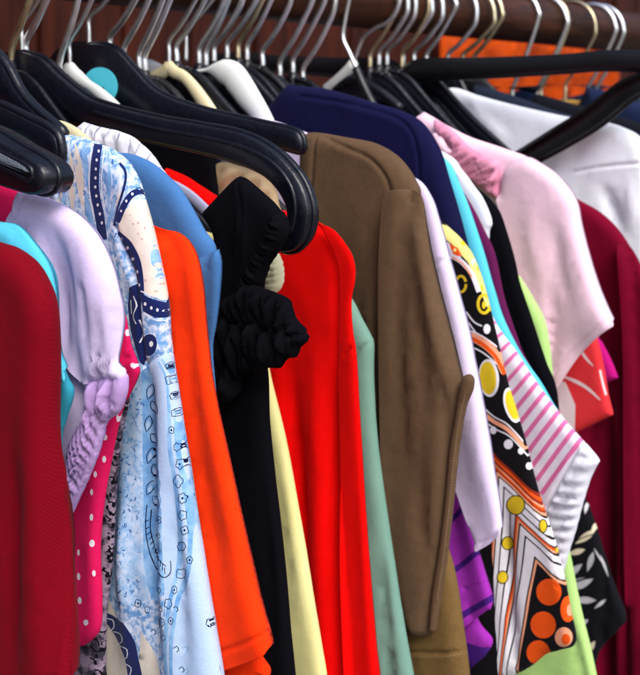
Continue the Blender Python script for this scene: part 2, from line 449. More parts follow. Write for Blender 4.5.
# ------------------------------------------------------------------ setting
def box(lo, hi):
    x0, y0, z0 = lo; x1, y1, z1 = hi
    v = [(x0,y0,z0),(x1,y0,z0),(x1,y1,z0),(x0,y1,z0),(x0,y0,z1),(x1,y0,z1),(x1,y1,z1),(x0,y1,z1)]
    return v, [(0,3,2,1),(4,5,6,7),(0,1,5,4),(1,2,6,5),(2,3,7,6),(3,0,4,7)]
GROUND = wood('ground_stone', (92, 88, 84), (128, 124, 118), scale=3, stretch=(1, 1, 1), rough=.9)
v, f = box((-6, -6, -1.5), (8, 6, -1.42)); g = link_mesh('ground', v, f, [GROUND], smooth=False); g['kind'] = 'structure'
WALL = wood('dark_boards', (16, 6, 4), (74, 28, 14), scale=5, stretch=(5, 5, .6))
vs, fs = [], []
x = -2.5; rr = random.Random(3)
while x < 7:
    wd = rr.uniform(.09, .14); dy = rr.uniform(0, .008)
    v, f = box((x + .003, .62 + dy, -1.42), (x + wd - .003, .66, 1.1)); k = len(vs); vs += v; fs += [tuple(i + k for i in q) for q in f]; x += wd
v, f = box((-2.5, .662, -1.42), (7, .69, 1.1)); k = len(vs); vs += v; fs += [tuple(i + k for i in q) for q in f]
wl = link_mesh('board_wall', vs, fs, [WALL], smooth=False, origin=(0, .62, -1.42)); tag(wl, 'dark brown wall of upright boards behind the clothes rail', 'wall')

# the rail: a thick dark round pole
RZ, RR = .076, .0222
RAIL = wood('rail_wood', (30, 14, 8), (74, 40, 24), scale=10, stretch=(.8, 9, 9), rough=.45)
vs, fs = [], []
nseg, ns = 60, 40
for i in range(nseg + 1):
    X = -.35 + 3.2*i/nseg
    for k in range(ns):
        th = 2*math.pi*k/ns; r = RR*(1 + .015*math.sin(X*7 + th*2) + .01*math.sin(X*23 + th))
        vs.append((X, r*math.cos(th), RZ + r*math.sin(th)))
for i in range(nseg):
    for k in range(ns): fs.append((i*ns+k, i*ns+(k+1) % ns, (i+1)*ns+(k+1) % ns, (i+1)*ns+k))
fs.append(tuple(range(ns))[::-1]); fs.append(tuple(nseg*ns + k for k in range(ns)))
rl = link_mesh('clothes_rail', vs, fs, [RAIL], origin=(1.2, 0, RZ)); tag(rl, 'thick dark brown wooden rail that all the hanger hooks go over', 'rail')

# orange cloth hanging on the wall behind
OR = cloth('orange_backcloth', (200, 74, 12), (104, 34, 8), weave=.004, mscale=22)
p0 = onY(432, 30, .60); p1 = onY(612, 60, .60)
x0, x1 = p0[0], p1[0] + .02; zt = onY(500, 36, .60)[2]
vs, fs = [], []; nx, nz = 90, 24
for j in range(nz + 1):
    for i in range(nx + 1):
        X = x0 + (x1 - x0)*i/nx; z = zt - .75*j/nz - .01*math.sin(3*i/nx*3.14)
        vs.append((X, .59 + .012*math.sin(X*55) + .006*math.sin(X*131 + 1), z))
nb = len(vs)
vs += [(a, b + .006, c) for a, b, c in vs]
for j in range(nz):
    for i in range(nx):
        a = j*(nx+1)+i; q = (a, a+nx+1, a+nx+2, a+1); fs.append(q); fs.append(tuple(k+nb for k in q[::-1]))
per = [i for i in range(nx+1)] + [j*(nx+1)+nx for j in range(1, nz+1)] + [nz*(nx+1)+i for i in range(nx-1, -1, -1)] + [j*(nx+1) for j in range(nz-1, 0, -1)]
for a, b in zip(per, per[1:] + per[:1]): fs.append((a, b, b+nb, a+nb))
oc = link_mesh('hanging_cloth', vs, fs, [OR], origin=(x0, .6, zt-.75)); tag(oc, 'bright orange cloth on the dark wall seen under the right part of the rail', 'cloth')

# ------------------------------------------------------------------ hangers
def hook_path(X, z0, lean=0., tw=0., R=.030, y0=0., ext=200, st0=-10):
    zc = RZ + RR + .0012 - (R - .0014)
    pts = [(0, z0 - .006), (lean*.3, z0 + .008), (lean - .0004, z0 + .0165)]
    st = math.radians(st0)
    a0 = (-R*math.cos(st), zc + R*math.sin(st))
    pts2 = [pts[0], pts[1], pts[2]]
    for t in (.33, .66): pts2.append((pts[2][0]*(1-t) + a0[0]*t - .001, pts[2][1]*(1-t) + a0[1]*t - .001*math.sin(t*3)))
    for k in range(17):
        th = st + (math.radians(ext) - st)*k/16; pts2.append((-R*math.cos(th), zc + R*math.sin(th)))
    p = smooth_path(pts2, .0025)
    out = []
    for y, z in p:
        ang = tw; out.append((X - math.sin(ang)*y, y0 + math.cos(ang)*y, z))
    return out
ARM = [(0, 0), (-.018, -.001), (-.035, -.006), (-.06, -.017), (-.09, -.029), (-.13, -.043), (-.17, -.058), (-.20, -.073)]
def slab(pts_yz, X, half=.003, tw=0.):
    """flat-sided moulding cut from an outline, bevelled"""
    O = smooth_path(list(pts_yz) + [pts_yz[0]], .004)[:-1]; n = len(O)
    t = np.roll(O, -1, 0) - np.roll(O, 1, 0); t /= np.linalg.norm(t, axis=1)[:, None] + 1e-9; nn = np.stack([-t[:, 1], t[:, 0]], 1)
    ar = np.sum(O[:, 0]*np.roll(O[:, 1], -1) - np.roll(O[:, 0], -1)*O[:, 1])
    if ar < 0: nn = -nn
    b = .0012; I = O + nn*b
    vs = []
    for xx, A in ((-half, I), (-half + b, O), (half - b, O), (half, I)):
        vs += [(X + xx, a[0], a[1]) for a in A]
    fs = []
    for l in range(3):
        for k in range(n): fs.append((l*n+k, l*n+(k+1) % n, (l+1)*n+(k+1) % n, (l+1)*n+k))
    res = delaunay_2d_cdt([Vector(a) for a in I], [(i, (i+1) % n) for i in range(n)], [], 1, 1e-6)
    if len(res[0]) == n:
        for q in res[2]: fs.append(tuple(q)[::-1]); fs.append(tuple(k + 3*n for k in q))
    else: fs.append(tuple(range(n))[::-1]); fs.append(tuple(3*n + k for k in range(n)))
    return vs, fs, O
def twist(vs, X, tw):
    return [(x - math.sin(tw)*y + 0*X, math.cos(tw)*y, z) for x, y, z in vs]
def hanger(X, z0, body=BLK, wire=STEEL, lean=0., tw=0., label='', group='hangers crowded along the rail', L=1., thick=.012, drop=1., R=.030, rim=True, name='clothes_hanger'):
    e = empty(name, (X, 0, z0 - .08)); tag(e, label, 'hanger', group)
    tube('hook', hook_path(X, z0, lean, tw, R, st0=random.uniform(-26, 8)), .0021, wire, e)
    up = [(a*L, z0 + b*drop) for a, b in ARM]
    low = [(a*L, z0 + b*drop - thick*(1.25 if a > -.03 else 1.)) for a, b in ARM]
    near = up + [(ARM[-1][0]*L - .007, up[-1][1] - thick*.5)] + low[::-1]
    far = [(-a, b) for a, b in near]
    O = near[1:-1] + [(0, low[0][1])] + far[1:-1][::-1] + [(0, up[0][1])]
    vs, fs, OO = slab(O, X, .0022)
    if rim:
        path = [(X, a, b) for a, b in OO] ; path.append(path[0]); tv, tf = tube(None, path, .0030, None, None, 8)
        k = len(vs); vs = list(vs) + [tuple(t) for t in tv]; fs = fs + [tuple(i + k for i in q) for q in tf]
    # collar the hook screws into
    tv, tf = tube(None, [(X, 0, z0 - .012), (X, 0, z0 + .001), (X, 0, z0 + .005)], [.0046, .0046, .0030], None, None, 12)
    k = len(vs); vs = list(vs) + [tuple(t) for t in tv]; fs = fs + [tuple(i + k for i in q) for q in tf]
    vs = [(X + (v[0]-X) - math.sin(tw)*v[1], math.cos(tw)*v[1], v[2]) for v in vs]
    link_mesh('shoulder_bar', vs, fs, [body], e)
    return e

HOOKS = [ # pixel of the foot of each hook, body, wire, lean, look that singles it out
 ((10,50), BLK, BRASS, -.004, 'black hanger with the first pale hook at the left edge of the photo'),
 ((26,50), BLK, STEEL, 0, 'black hanger whose steel hook is third from the left edge'),
 ((58,67), BLK, STEEL, -.002, 'black hanger with a low bright hook just left of the white plastic hanger'),
 ((110,45), BLK2, STEEL, 0, 'black hanger whose hook leans right just beyond the turquoise sticker'),
 ((124,55), BLK, STEEL, 0, 'black hanger second hook past the turquoise sticker'),
 ((139,60), BLK, STEEL, 0, 'black hanger with the left hook of the close pair before the cream hanger'),
 ((145,62), BLK2, STEEL, 0, 'black hanger with the right hook of the close pair before the cream hanger'),
 ((177,53), BLK, STEEL, .001, 'black hanger directly behind the cream plastic hanger'),
 ((199,55), BLK, STEEL, 0, 'black hanger third behind the cream hanger, thick steel hook'),
 ((206,57), BLK2, STEEL, 0, 'black hanger fourth behind the cream hanger'),
 ((214,53), BLK, STEEL, 0, 'black hanger just before the second white plastic hanger'),
 ((227,50), BLK, STEEL, 0, 'black hanger level with the top of the wide white hanger'),
 ((238,50), BLK, BRASS, 0, 'black hanger first behind the wide white hanger, brassy hook'),
 ((247,52), BLK2, STEEL, 0, 'black hanger second behind the wide white hanger'),
 ((263,58), BLK, STEEL, .001, 'black hanger third behind the wide white hanger, long leaning hook'),
 ((280,68), BLK2, STEEL, 0, 'black hanger with low hook, third before the empty space in the hooks'),
 ((293,65), BLK, STEEL, 0, 'black hanger with low hook, second before the empty space in the hooks'),
 ((303,75), BLK2, STEEL, 0, 'black hanger with the lowest hook, last before the empty space in the hooks'),
 ((370,60), BLK, BRASS, 0, 'black hanger with a tan hook just right of the big crossing silver hook'),
 ((379,58), BLK2, STEEL, 0, 'black hanger above the navy top, second right of the crossing silver hook'),
 ((387,58), BLK, STEEL, 0, 'black hanger above the navy top, third right of the crossing silver hook'),
 ((402,60), BLK2, BRASS, 0, 'black hanger with bright hook foot left of the orange cloth'),
 ((414,58), BLK, STEEL, 0, 'black hanger whose hook stands just left of the orange cloth edge'),
 ((428,60), BLK2, STEEL, .002, 'black hanger with a pale hook on the left edge of the orange cloth'),
 ((448,60), BLK, STEEL, 0, 'black hanger with the first dark hook across the orange cloth'),
 ((463,60), BLK2, BRASS, 0, 'black hanger with a brassy hook across the orange cloth'),
 ((474,62), BLK, BRASS, 0, 'black hanger whose olive brass hook curls beside another over the orange cloth'),
 ((512,92), BLK, STEEL, -.001, 'black hanger with the left arc over the rail above the crossbar'),
 ((537,95), BLK, STEEL, 0, 'black hanger with a steel arc close to a brassy arc on the rail'),
 ((541,93), BLK2, BRASS, 0, 'black hanger with a brassy arc on the rail, left one'),
 ((586,95), BLK2, STEEL, 0, 'dark hanger with wide steel arc, left of the last pair on the rail'),
 ((594,97), BLK2, STEEL, 0, 'dark hanger with wide steel arc, right of the last pair on the rail'),
]
GX = [.460, .487, .514, .529, .541, .569, .596, .608, .626, .643, .664, .684, .692, .698, .706, .726, .766, .792, .806, .820, .848, .892, .955, 1.04, 1.16, 1.28]
for i, (q, body, wire, lean, lab) in enumerate(HOOKS):
    p = onY(*q, 0); gx = min(GX, key=lambda g_: abs(g_ - p[0])); near_ = abs(gx - p[0]) < .009
    hanger(p[0], p[2] - .011, body, wire, lean, tw=(gx - p[0])/-.16 if near_ else random.uniform(-.03, .03), label=lab, thick=random.choice((.009, .016, .024, .02)), drop=random.uniform(1.45, 1.6) if near_ else 2.1, rim=random.random() < .6, L=.80 if near_ else (.30 if 170 < q[0] < 236 else .5), R=random.uniform(.0250, .0315))

def traced_hanger(hk, X, arm_px, body, wire, label, lean=0., tw=0., half=.003, rim=.003, ridge=None, group=None, name='clothes_hanger', rimmat=None):
    """hanger whose near arm follows a traced outline in its own plane; the far arm mirrors it"""
    z0 = hk[1]
    e = empty(name, (X, 0, z0 - .1)); tag(e, label, 'hanger', group)
    if wire is not None: tube('hook', hook_path(X, z0, lean, tw), .0016, wire, e)
    near = [(*onX(a[0], a[1], X), *a[2:]) for a in arm_px]
    near = [q for q in near]
    # mirror
    O = [q for q in near if q[0] < -.001]; F_ = [(-q[0], *q[1:]) for q in O][::-1]
    top = max(O[0][1], z0 - .002)
    O2 = O + F_
    vs, fs, OO = slab(O2, X, half)
    path = [(X, a, b) for a, b in OO] + [(X, *OO[0])]
    tv, tf = tube(None, path, rim, None, None, 8); k = len(vs); vs = list(vs) + [tuple(t) for t in tv]; fs = fs + [tuple(i + k for i in q) for q in tf]
    if ridge:
        q = smooth_path([onX(a[0], a[1], X) for a in ridge], .004); pth = [(X - half, a, b) for a, b in q]
        tv, tf = tube(None, pth, .0012, None, None, 8); k = len(vs); vs += [tuple(t) for t in tv]; fs = fs + [tuple(i + k for i in q) for q in tf]
    link_mesh('shoulder_bar', vs, fs, [body], e)
    return e

# big suit hanger in front, its curved end nearest the camera
pA = onY(22, 52, 0)
hA = traced_hanger((0, pA[2]), pA[0], [(26,52),(45,58),(62,74),(85,93),(105,103),(160,117),(200,124),(245,133),(275,148),(295,167),(308,188),(314,212),(310,236),(298,250),(284,251),(279,245),(288,232),(292,214),(287,197),(270,177),(240,162),(200,151),(140,138),(100,126),(60,120),(30,108)], BLK, STEEL,
    'large glossy black suit hanger whose curved end hooks down over the red top', rim=.0017, half=.0052, ridge=[(100,112),(160,128),(210,137),(250,147),(280,163),(298,187),(302,212),(297,233)])
# the hanger behind it, with the round turquoise sticker
pB = onY(89, 44, 0); XB = pB[0]
hB = traced_hanger((0, pB[2]), XB, [(92,44),(105,44),(120,50),(135,66),(160,91),(200,107),(250,119),(285,127),(302,134),(303,152),(280,148),(230,142),(160,132),(120,122),(95,110),(84,90)], BLK, STEEL,
    'large black hanger with a round turquoise sticker below its hook', rim=.0016, half=.0036)
yb, zb_ = onX(105, 87, XB)
c = [(XB - .0040, *onX(a, b, XB)) for a, b in ell(105, 87, 17.5, 19.5, 40)]; c2 = [(x - .0004, y, z) for x, y, z in c]
n = len(c); fs = [tuple(range(n, 2*n))] + [(i, (i+1) % n, n+(i+1) % n, n+i) for i in range(n)]
st = link_mesh('sticker', c + c2, fs, [STK], hB, smooth=False)
vs, fs = [], []
for a, b, w_, h_ in ((105,91,1.5,5),(108.6,90.5,1.8,6),(106.5,88,4,1.3),(107.5,94,5,1.2)):
    q = [(XB - .0054, *onX(a + dx*w_/2, b + dy*h_/2, XB)) for dx, dy in ((-1,-1),(1,-1),(1,1),(-1,1))]; k = len(vs); vs += q; vs += [(x+.0012, y, z) for x, y, z in q]
    fs += [(k,k+1,k+2,k+3)] + [(k+i, k+(i+1) % 4, k+4+(i+1) % 4, k+4+i) for i in range(4)]
mk = link_mesh('printed_mark', vs, fs, [INK], hB, smooth=False)

# near-left hangers cut by the frame
XC = .405
yC, zC = 0, .022
hC = traced_hanger((0, .03), XC, [(-60,34),(-20,40),(0,56),(10,70),(22,92),(38,110),(56,125),(64,133),(58,138),(30,118),(0,102),(-40,90),(-60,80)], BLK, STEEL, 'black hanger at the left edge with a blue sheen on its steep rim', rim=.003, half=.003)
XC2 = .368
hC2 = traced_hanger((0, .03), XC2, [(-90,78),(-40,92),(0,104),(30,118),(50,128),(60,138),(62,158),(55,163),(40,155),(10,140),(-30,128),(-90,115)], BLK, STEEL, 'black hanger at the left edge behind the paisley collar', rim=.0025, half=.003)
q = [(-12,125),(0,129),(14,134),(28,146),(20,144),(0,137),(-12,133)]
vs, fs, _ = slab([onX(a, b, XC2) for a, b in q], XC2 - .0068, .0012); link_mesh('size_strip', vs, fs, [STK], hC2)
XD = .322
hD = traced_hanger((0, .03), XD, [(-80,95),(-30,118),(0,131),(25,146),(45,157),(56,166),(60,178),(56,190),(46,194),(30,190),(0,180),(-30,168),(-80,145)], BLK, STEEL, 'glossy black trouser-clip hanger with a rounded end, nearest at the left edge', rim=.0014, half=.0085, ridge=[(-40,150),(0,160),(30,172),(46,180),(50,176),(48,168),(30,158),(0,143)])
vs, fs, _ = slab([onX(a, b, XD) for a, b in [(-60,118),(-10,134),(10,146),(36,160),(44,166),(47,172),(40,172),(20,164),(0,155),(-60,134)]], XD - .0090, .0012)
link_mesh('grip_strip', vs, fs, [plain('grip_rubber', (84, 92, 104), .6, bump=.9, bscale=900)], hD)

# pale plastic hangers
def slim(hk_px, arm, w_, body, wire, label, r=.0045, back=True):
    p = onY(*hk_px, 0); X = p[0]
    e = empty('plastic_hanger', (X, 0, p[2] - .06)); tag(e, label, 'hanger', 'pale plastic hangers')
    tube('hook', hook_path(X, p[2]), .0016, wire, e)
    q = smooth_path([onX(a, b, X) for a, b in arm], .003)
    nn_ = len(q); rad = np.interp(np.linspace(0, 1, nn_), np.linspace(0, 1, len(w_)), w_)
    near = [(X, a, b) for a, b in q]; far = [(X, -a, b) for a, b in q[::-1]]
    vs, fs = tube(None, far + near, np.concatenate([rad[::-1], rad]), None, None, 12)
    vs = np.array(vs); vs[:, 0] = X + (vs[:, 0] - X)*.55
    link_mesh('shoulder_bar', vs, fs, [body], e); return e
slim((70,68), [(71,70),(75,75),(84,82),(95,90),(107,100),(120,112)], [.0052,.0050,.0034,.0042,.0044,.004], WHP, STEEL, 'slim white plastic hanger crossing the turquoise sticker')
slim((169,65), [(169,67),(174,72),(184,77),(193,87),(203,101),(213,116)], [.0050,.0042,.0045,.0052,.0056,.0055], CRP, STEEL, 'cream plastic hanger between the two groups of black hangers')
slim((186,52), [(192,72),(212,70),(230,74),(238,82),(247,95),(258,110),(268,126)], [.0012,.0012,.0085,.0105,.0098,.0080,.0065], WHP, STEEL, 'wide white plastic hanger left of the navy top')
slim((565,99), [(540,104),(560,103),(572,107),(582,116)], [.003,.0035,.0035,.003], TANP, BRASS, 'tan hanger with a yellow-brown bar under the black crossbar')
# the crossing silver hook with a white neck, above the navy top
p = onY(350, 68, 0); X = p[0]
e = empty('plastic_hanger', (X, 0, p[2] - .06)); tag(e, 'white-necked hanger whose big silver hook swings far right above the navy top', 'hanger', 'pale plastic hangers')
hp = [onX(a, b, X) for a, b in [(351,70),(357,52),(364,37),(376,28),(388,22),(397,10),(400,-4),(396,-18),(384,-28),(370,-30),(360,-22)]]
tube('hook', [(X, a, b) for a, b in smooth_path(hp, .003)], .0017, STEEL, e)
q = smooth_path([onX(a, b, X) for a, b in [(356,62),(350,69),(343,76),(334,84),(326,90)]], .003)
tube('neck', [(X - .001, a, b) for a, b in q], [.0028] + [.0045]*(len(q)-2) + [.003], WHP, e)
q = smooth_path([onX(a, b, X) for a, b in [(320,94),(340,84),(356,80),(380,92),(400,108)]], .003)
tube('shoulder_bar', [(X, a, b) for a, b in q], .0040, BLK, e)
# pale hook crossing it whose black arm drops towards the navy top
X = onY(349, 60, 0)[0] - .03
e = empty('clothes_hanger', (X, 0, -.03)); tag(e, 'black hanger with a straight pale hook that slants across the big silver hook', 'hanger', 'hangers crowded along the rail')
hp = [onX(a, b, X) for a, b in [(357,70),(350,54),(343,38),(345,20),(349,0),(354,-20),(362,-30)]]
tube('hook', [(X, a, b) for a, b in smooth_path(hp, .003)], .0018, STEEL, e)
q = smooth_path([onX(a, b, X) for a, b in [(356,68),(361,80),(368,95),(376,110)]], .003)
tube('shoulder_bar', [(X, a, b) for a, b in q], .0034, BLK2, e)
# stray pale hook tip pointing at the close pair
X = .50
hp = [onX(a, b, X) for a, b in [(124,0),(131,12),(138,22),(142,29)]]

# ------- empty hanger: its arms reach out over the clothes at the right
BLKM = plain('matte_black_plastic', (9, 10, 14), .45, bump=.3, bscale=200, spec=.35, scuff=14)
XE = .868
z0 = onX(372, 70, XE)[1]
e = empty('clothes_hanger', (XE, 0, z0 - .08)); tag(e, 'empty black hanger with a long level arm and a slanting bar over the white shirt', 'hanger', 'empty hangers')
tube('hook', hook_path(XE, z0 + .002, 0, 0, .028), .002, STEEL, e)
yz = [onX(a, b, XE) for a, b in [(366,64),(400,61),(420,61),(480,60),(560,57),(605,53),(640,54),(668,60),(676,70),(664,74),(640,70),(600,69),(560,72),(480,77),(420,80),(366,82)]]
yz = [q for q in yz if q[0] < -.004]
vs, fs, OO = slab([(0, z0)] + yz + [(0, z0 - .014)] + [(-a, b) for a, b in yz][::-1], XE, .0045)
tv, tf = tube(None, [(XE, a, b) for a, b in OO] + [(XE, *OO[0])], .0022, None, None, 8); k = len(vs); vs = list(vs) + [tuple(q) for q in tv]; fs = fs + [tuple(i+k for i in f) for f in tf]
link_mesh('arm', vs, fs, [BLKM], e)
yz = [onX(a, b, XE) for a, b in [(660,66),(640,75),(620,84),(602,98),(582,113),(550,133),(515,155),(492,168),(505,180),(530,166),(562,149),(596,129),(617,113),(635,98),(652,90),(672,80)]]
vs, fs, OO = slab(yz, XE - .001, .0045)
tv, tf = tube(None, [(XE - .001, a, b) for a, b in OO] + [(XE - .001, *OO[0])], .0022, None, None, 8); k = len(vs); vs = list(vs) + [tuple(q) for q in tv]; fs = fs + [tuple(i+k for i in f) for f in tf]
link_mesh('slanting_bar', vs, fs, [BLKM], e)

# ------------------------------------------------------------------ garments (in the order they hang, nearest first)
RED_KN = cloth('dark_red_knit', (122, 2, 22), weave=.0015, amt=.25, diag=.5, mottle=.2)
CYAN = cloth('cyan_cotton', (85, 195, 225), weave=.0014)
LIL = cloth('lilac_cotton', (222, 206, 240), (212, 192, 236), weave=.0016)
HOT = cloth('hot_pink_cotton', (226, 26, 92), weave=.0012)
DOT = cloth('white_print', (238, 225, 235), weave=.0012)
GARM = []
def frag(): pass

# 1 dark red knit
t = garment('knit_sweater', .300, 'dark red knitted sweater with a deep vertical fold, front at the lower left corner', 'sweater')
o1 = [(-50,222),(-8,240),(12,247),(28,259),(41,279),(49,298),(53,325),(54,370),(54,430),(57,475),(63,560),(70,675),(73,720)]
panel('body', .300, o1, RED_KN, t, T=.011, w=.015, mirror=True, folds=[([(38,330),(42,430),(43,520),(44,620),(44,760)], -.0125, 8), ([(24,300),(27,420),(28,720)], .004, 12), ([(8,380),(10,560),(8,720)], -.006, 9)], auto=.002)

# 2 cyan tee
t = garment('tee_shirt', .318, 'bright cyan T-shirt, only its shoulder and sleeve hem show beside the dark red sweater', 't-shirt')
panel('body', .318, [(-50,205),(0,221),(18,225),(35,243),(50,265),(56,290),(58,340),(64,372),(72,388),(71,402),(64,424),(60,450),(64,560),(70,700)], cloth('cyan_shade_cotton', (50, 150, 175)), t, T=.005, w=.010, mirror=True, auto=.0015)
panel('sleeve', .318, [(0,222,1),(18,225),(36,243),(50,264),(57,288),(60,325),(62,350),(68,366),(74,380,1),(60,382),(30,383,1),(10,300)], CYAN, t, base=LAST[0], sew=(10, 12), T=.004, w=.008, off=-.003, auto=.001, hem=[(74,380),(60,382),(30,383)], seams=[[(58,372),(70,370)],[(57,365),(62,363)]])

# 3 lilac top
t = garment('puff_sleeve_top', .335, 'pale lilac cotton top with gathered neckline and elastic puff sleeve', 'blouse', zb=-.31)
Xl = .337
panel('body', Xl, [(15,216,1),(17,192,1),(40,196),(62,204),(80,216),(95,231),(106,250),(113,275),(116,310),(113,350),(104,400),(98,440),(86,475),(70,510,1),(40,520),(-40,520),(-60,400),(-40,270),(0,236)], LIL, t, T=.006, w=.012, auto=.003, lam=.03,
      folds=[([(45,215),(62,260),(68,320),(72,400)], -.006, 9), ([(30,205),(45,240),(52,300)], .003, 10), ([(78,290),(82,360),(84,470)], -.004, 8)], crinkle=[([(12,188),(22,190),(26,215),(40,260),(20,245),(10,222)], 1.2, .004, .0009)])
panel('sleeve', Xl, [(17,192,1),(40,196),(62,204),(80,214),(96,230),(108,249),(117,273),(122,300),(122,335),(120,362),(127,370),(127,383,1),(108,381),(87,384,1),(72,362),(54,320),(32,270),(14,222,1)], LIL, t, base=LAST[0], sew=(13, 17), T=.005, w=.012, off=-.004, auto=.0015,
      folds=[([(48,215),(60,250),(68,300),(72,350)], -.006, 8), ([(80,225),(90,270),(93,340)], .004, 9), ([(112,280),(110,360)], -.003, 5), ([(100,290),(97,360)], -.003, 4), ([(84,290),(84,350)], -.003, 4)], crinkle=[([(10,186),(24,188),(28,215),(34,250),(20,240),(10,222)], 1.2, .0040, .0010), ([(84,355),(124,355),(130,370),(128,386),(84,386)], .15, .0048, .0018), ([(86,370),(128,368),(128,385),(86,385)], .1, .0030, .0012)], grid=.0022)
panel('sleeve_ruffle', Xl, [(86,380,1),(127,374,1),(126,392),(119,412),(111,418),(104,425),(100,442),(94,462),(84,486),(70,516,1),(66,490),(68,450),(76,430),(84,415)], cloth('lilac_crepe', (190, 160, 212), (176, 140, 200)), t, T=.004, w=.007, off=-.005, auto=.003, lam=.014,
      crinkle=[([(60,370),(135,360),(135,425),(60,425)], .15, .0040, .0014), ([(60,365),(135,360),(135,425),(60,425)], .3, .0090, .0016), ([(60,400),(130,400),(110,530),(55,530)], 2.75, .0044, .0014), ([(94,425),(112,415),(74,530),(60,520)], 2.2, .0024, .0009)], grid=.0012, seams=[[(104,400),(94,430),(84,460),(72,486)], [(109,404),(99,434),(88,466),(73,494)]])

# 4 hot pink polka dot
dots = [(126,333,3.2,3.6),(132,366,3.6,3.2),(120,418,2.4,4.5),(107,437,2.5,4),(106,459,2.2,4.2),(93,492,1.8,4),(93,517,2,4.4),(94,543,3.2,4.5),(81,552,2,4),(81,576,2.4,4.6),(82,600,2.8,4.4),(88,622,3,3.8),(73,537,1.6,3.5),(113,400,2.4,4),(72,512,2,4),(72,590,2,4),(96,573,2.4,4),(97,474,2.2,4),(74,625,2,4)]
t = garment('polka_dot_top', .350, 'hot pink top with white polka dots squeezed between the lilac top and the paisley shirt', 'top', zb=-.36)
panel('body', .350, [(-40,165),(0,180),(40,196),(90,235),(112,272),(120,300),(125,330),(130,360),(130,385),(121,410),(112,445),(105,490),(101,540),(101,600),(98,632),(84,646,1),(0,655)], [HOT, DOT], t, zb=-.37, T=.005, w=.010, mirror=True, shapes=[(ell(d[0]-1, d[1], d[2]*.85, d[3]*.8), 1) for d in dots], auto=.003, lam=.02, folds=[([(98,470),(90,560),(90,640)], .004, 5)])
panel('sleeve', .350, [(108,262,1),(121,298),(127,322),(131,345),(139,366),(138,377),(127,399,1),(116,400),(112,340)], [HOT, DOT], t, base=LAST[0], sew=(7, 9), T=.0035, w=.006, off=-.004, shapes=[(ell(126,333,3.2,3.6), 1), (ell(132,366,3.8,3), 1)], auto=.001, seams=[[(122,360),(131,355)]])

# 5 bandana print
BD = cloth('bandana_dark', (58, 52, 66), (150, 130, 150), weave=.001, mscale=160, spread=.12)
BDK = cloth('bandana_ink', (18, 16, 24), weave=.001)
sh = []
r2 = random.Random(9)
for k in range(46):
    yy_ = 400 + k*6.2; xx = 124 - (k*6.2)*.075 + r2.uniform(-14, 4)
    sh.append((band([(xx-4, yy_-3), (xx, yy_+r2.uniform(-3, 3)), (xx+3, yy_+4)], 1.5), 1)); sh.append((ell(xx+r2.uniform(-6,6), yy_+2, 1.6, 2.4, 8), 1))
t = garment('bandana_print_shirt', .360, 'charcoal and grey bandana-print shirt, a thin strip left of the blue paisley shirt', 'shirt')
panel('body', .360, [(-40,160),(10,180),(60,205),(105,260),(122,320),(128,370),(127,400),(120,430),(115,470),(113,500),(109,570),(104,620),(104,675),(106,710)], [BD, BDK], t, T=.005, w=.008, mirror=True, shapes=sh, auto=.002)

# 6 blue paisley shirt
PB = cloth('paisley_blue', (206, 218, 240), (104, 152, 206), weave=.0011, mscale=330, spread=.16)
PC = cloth('paisley_cream', (226, 218, 202), (206, 196, 190), weave=.0011, mscale=60)
PN = cloth('paisley_navy', (24, 36, 92), weave=.0011, sheen=.1)
PL = cloth('paisley_pale', (186, 208, 240), (170, 196, 234), weave=.0016, amt=.6)
PM = cloth('paisley_mid', (104, 156, 212), (146, 188, 228), weave=.0011, mscale=130, spread=.2)
PW = cloth('paisley_white', (226, 230, 240), weave=.0011)
PK = cloth('paisley_outline', (20, 24, 60), weave=.0011, sheen=.05)
t = garment('paisley_shirt', .376, 'light blue and cream shirt with navy paisley bands and flower outlines', 'shirt')
Xp = .376
S = []; r2 = random.Random(11)
def lens(cx, cy, w_, h_, rot, k):
    """leaf shape"""
    p = [(w_*math.sin(math.pi*i/8)*(1 - .35*i/8), h_*(i/8 - .5)) for i in range(9)]; p += [(-a*.9, b) for a, b in p[::-1]][1:-1]
    c_, s_ = math.cos(rot), math.sin(rot); return ([(cx + a*c_ - b*s_, cy + a*s_ + b*c_) for a, b in p], k)
def flower(cx, cy, r, k=5, w_=.95, ph=0.):
    pts = []
    for i in range(k*7 + 1):
        a = 2*math.pi*i/(k*7); rr_ = r*(.78 + .30*abs(math.sin(k*a/2 + ph))); pts.append((cx + rr_*.78*math.cos(a), cy + rr_*math.sin(a)))
    return band(pts, w_, False)
# collar and shoulder: upright leaves of blue wash and cream
for cx, cy, w_, h_, rt, k in ((64,170,4,46,.05,4),(71,185,4.5,70,-.04,1),(79,178,5,78,-.12,1),(86,170,3.4,52,-.1,4),(88,214,3.6,44,-.15,4),(60,200,3,30,.1,1),(108,186,3.2,50,.05,4),(110,214,3,34,.2,4),(118,196,2.2,26,.1,1)): S.append(lens(cx, cy, w_, h_, rt, k))
for i in range(70):
    cx, cy = r2.uniform(60, 120), r2.uniform(142, 235); a = r2.uniform(-.6, .6); S.append((band([(cx, cy), (cx + 2*a + 1, cy + 2), (cx + 2*a, cy + 5)], r2.uniform(.8, 1.4)), r2.choice((4, 4, 4, 5, 8))))
S.append((band([(98,144),(95,165),(94,190),(98,215),(102,240)], 9), 2))
S.append((band([(91.5,144),(89,170),(89,195),(93,220)], 1.2), 5)); S.append((band([(105,146),(102,165),(101,190),(104,215)], 1.2), 5))
for yy_, xx in ((151,98.5),(160,96.5),(169,95.5),(178,95),(187,94.6),(196,95.4),(205,96.6),(214,98.5),(223,100.4)): S.append((ell(xx, yy_, 1.2, 1.7, 8), 5))
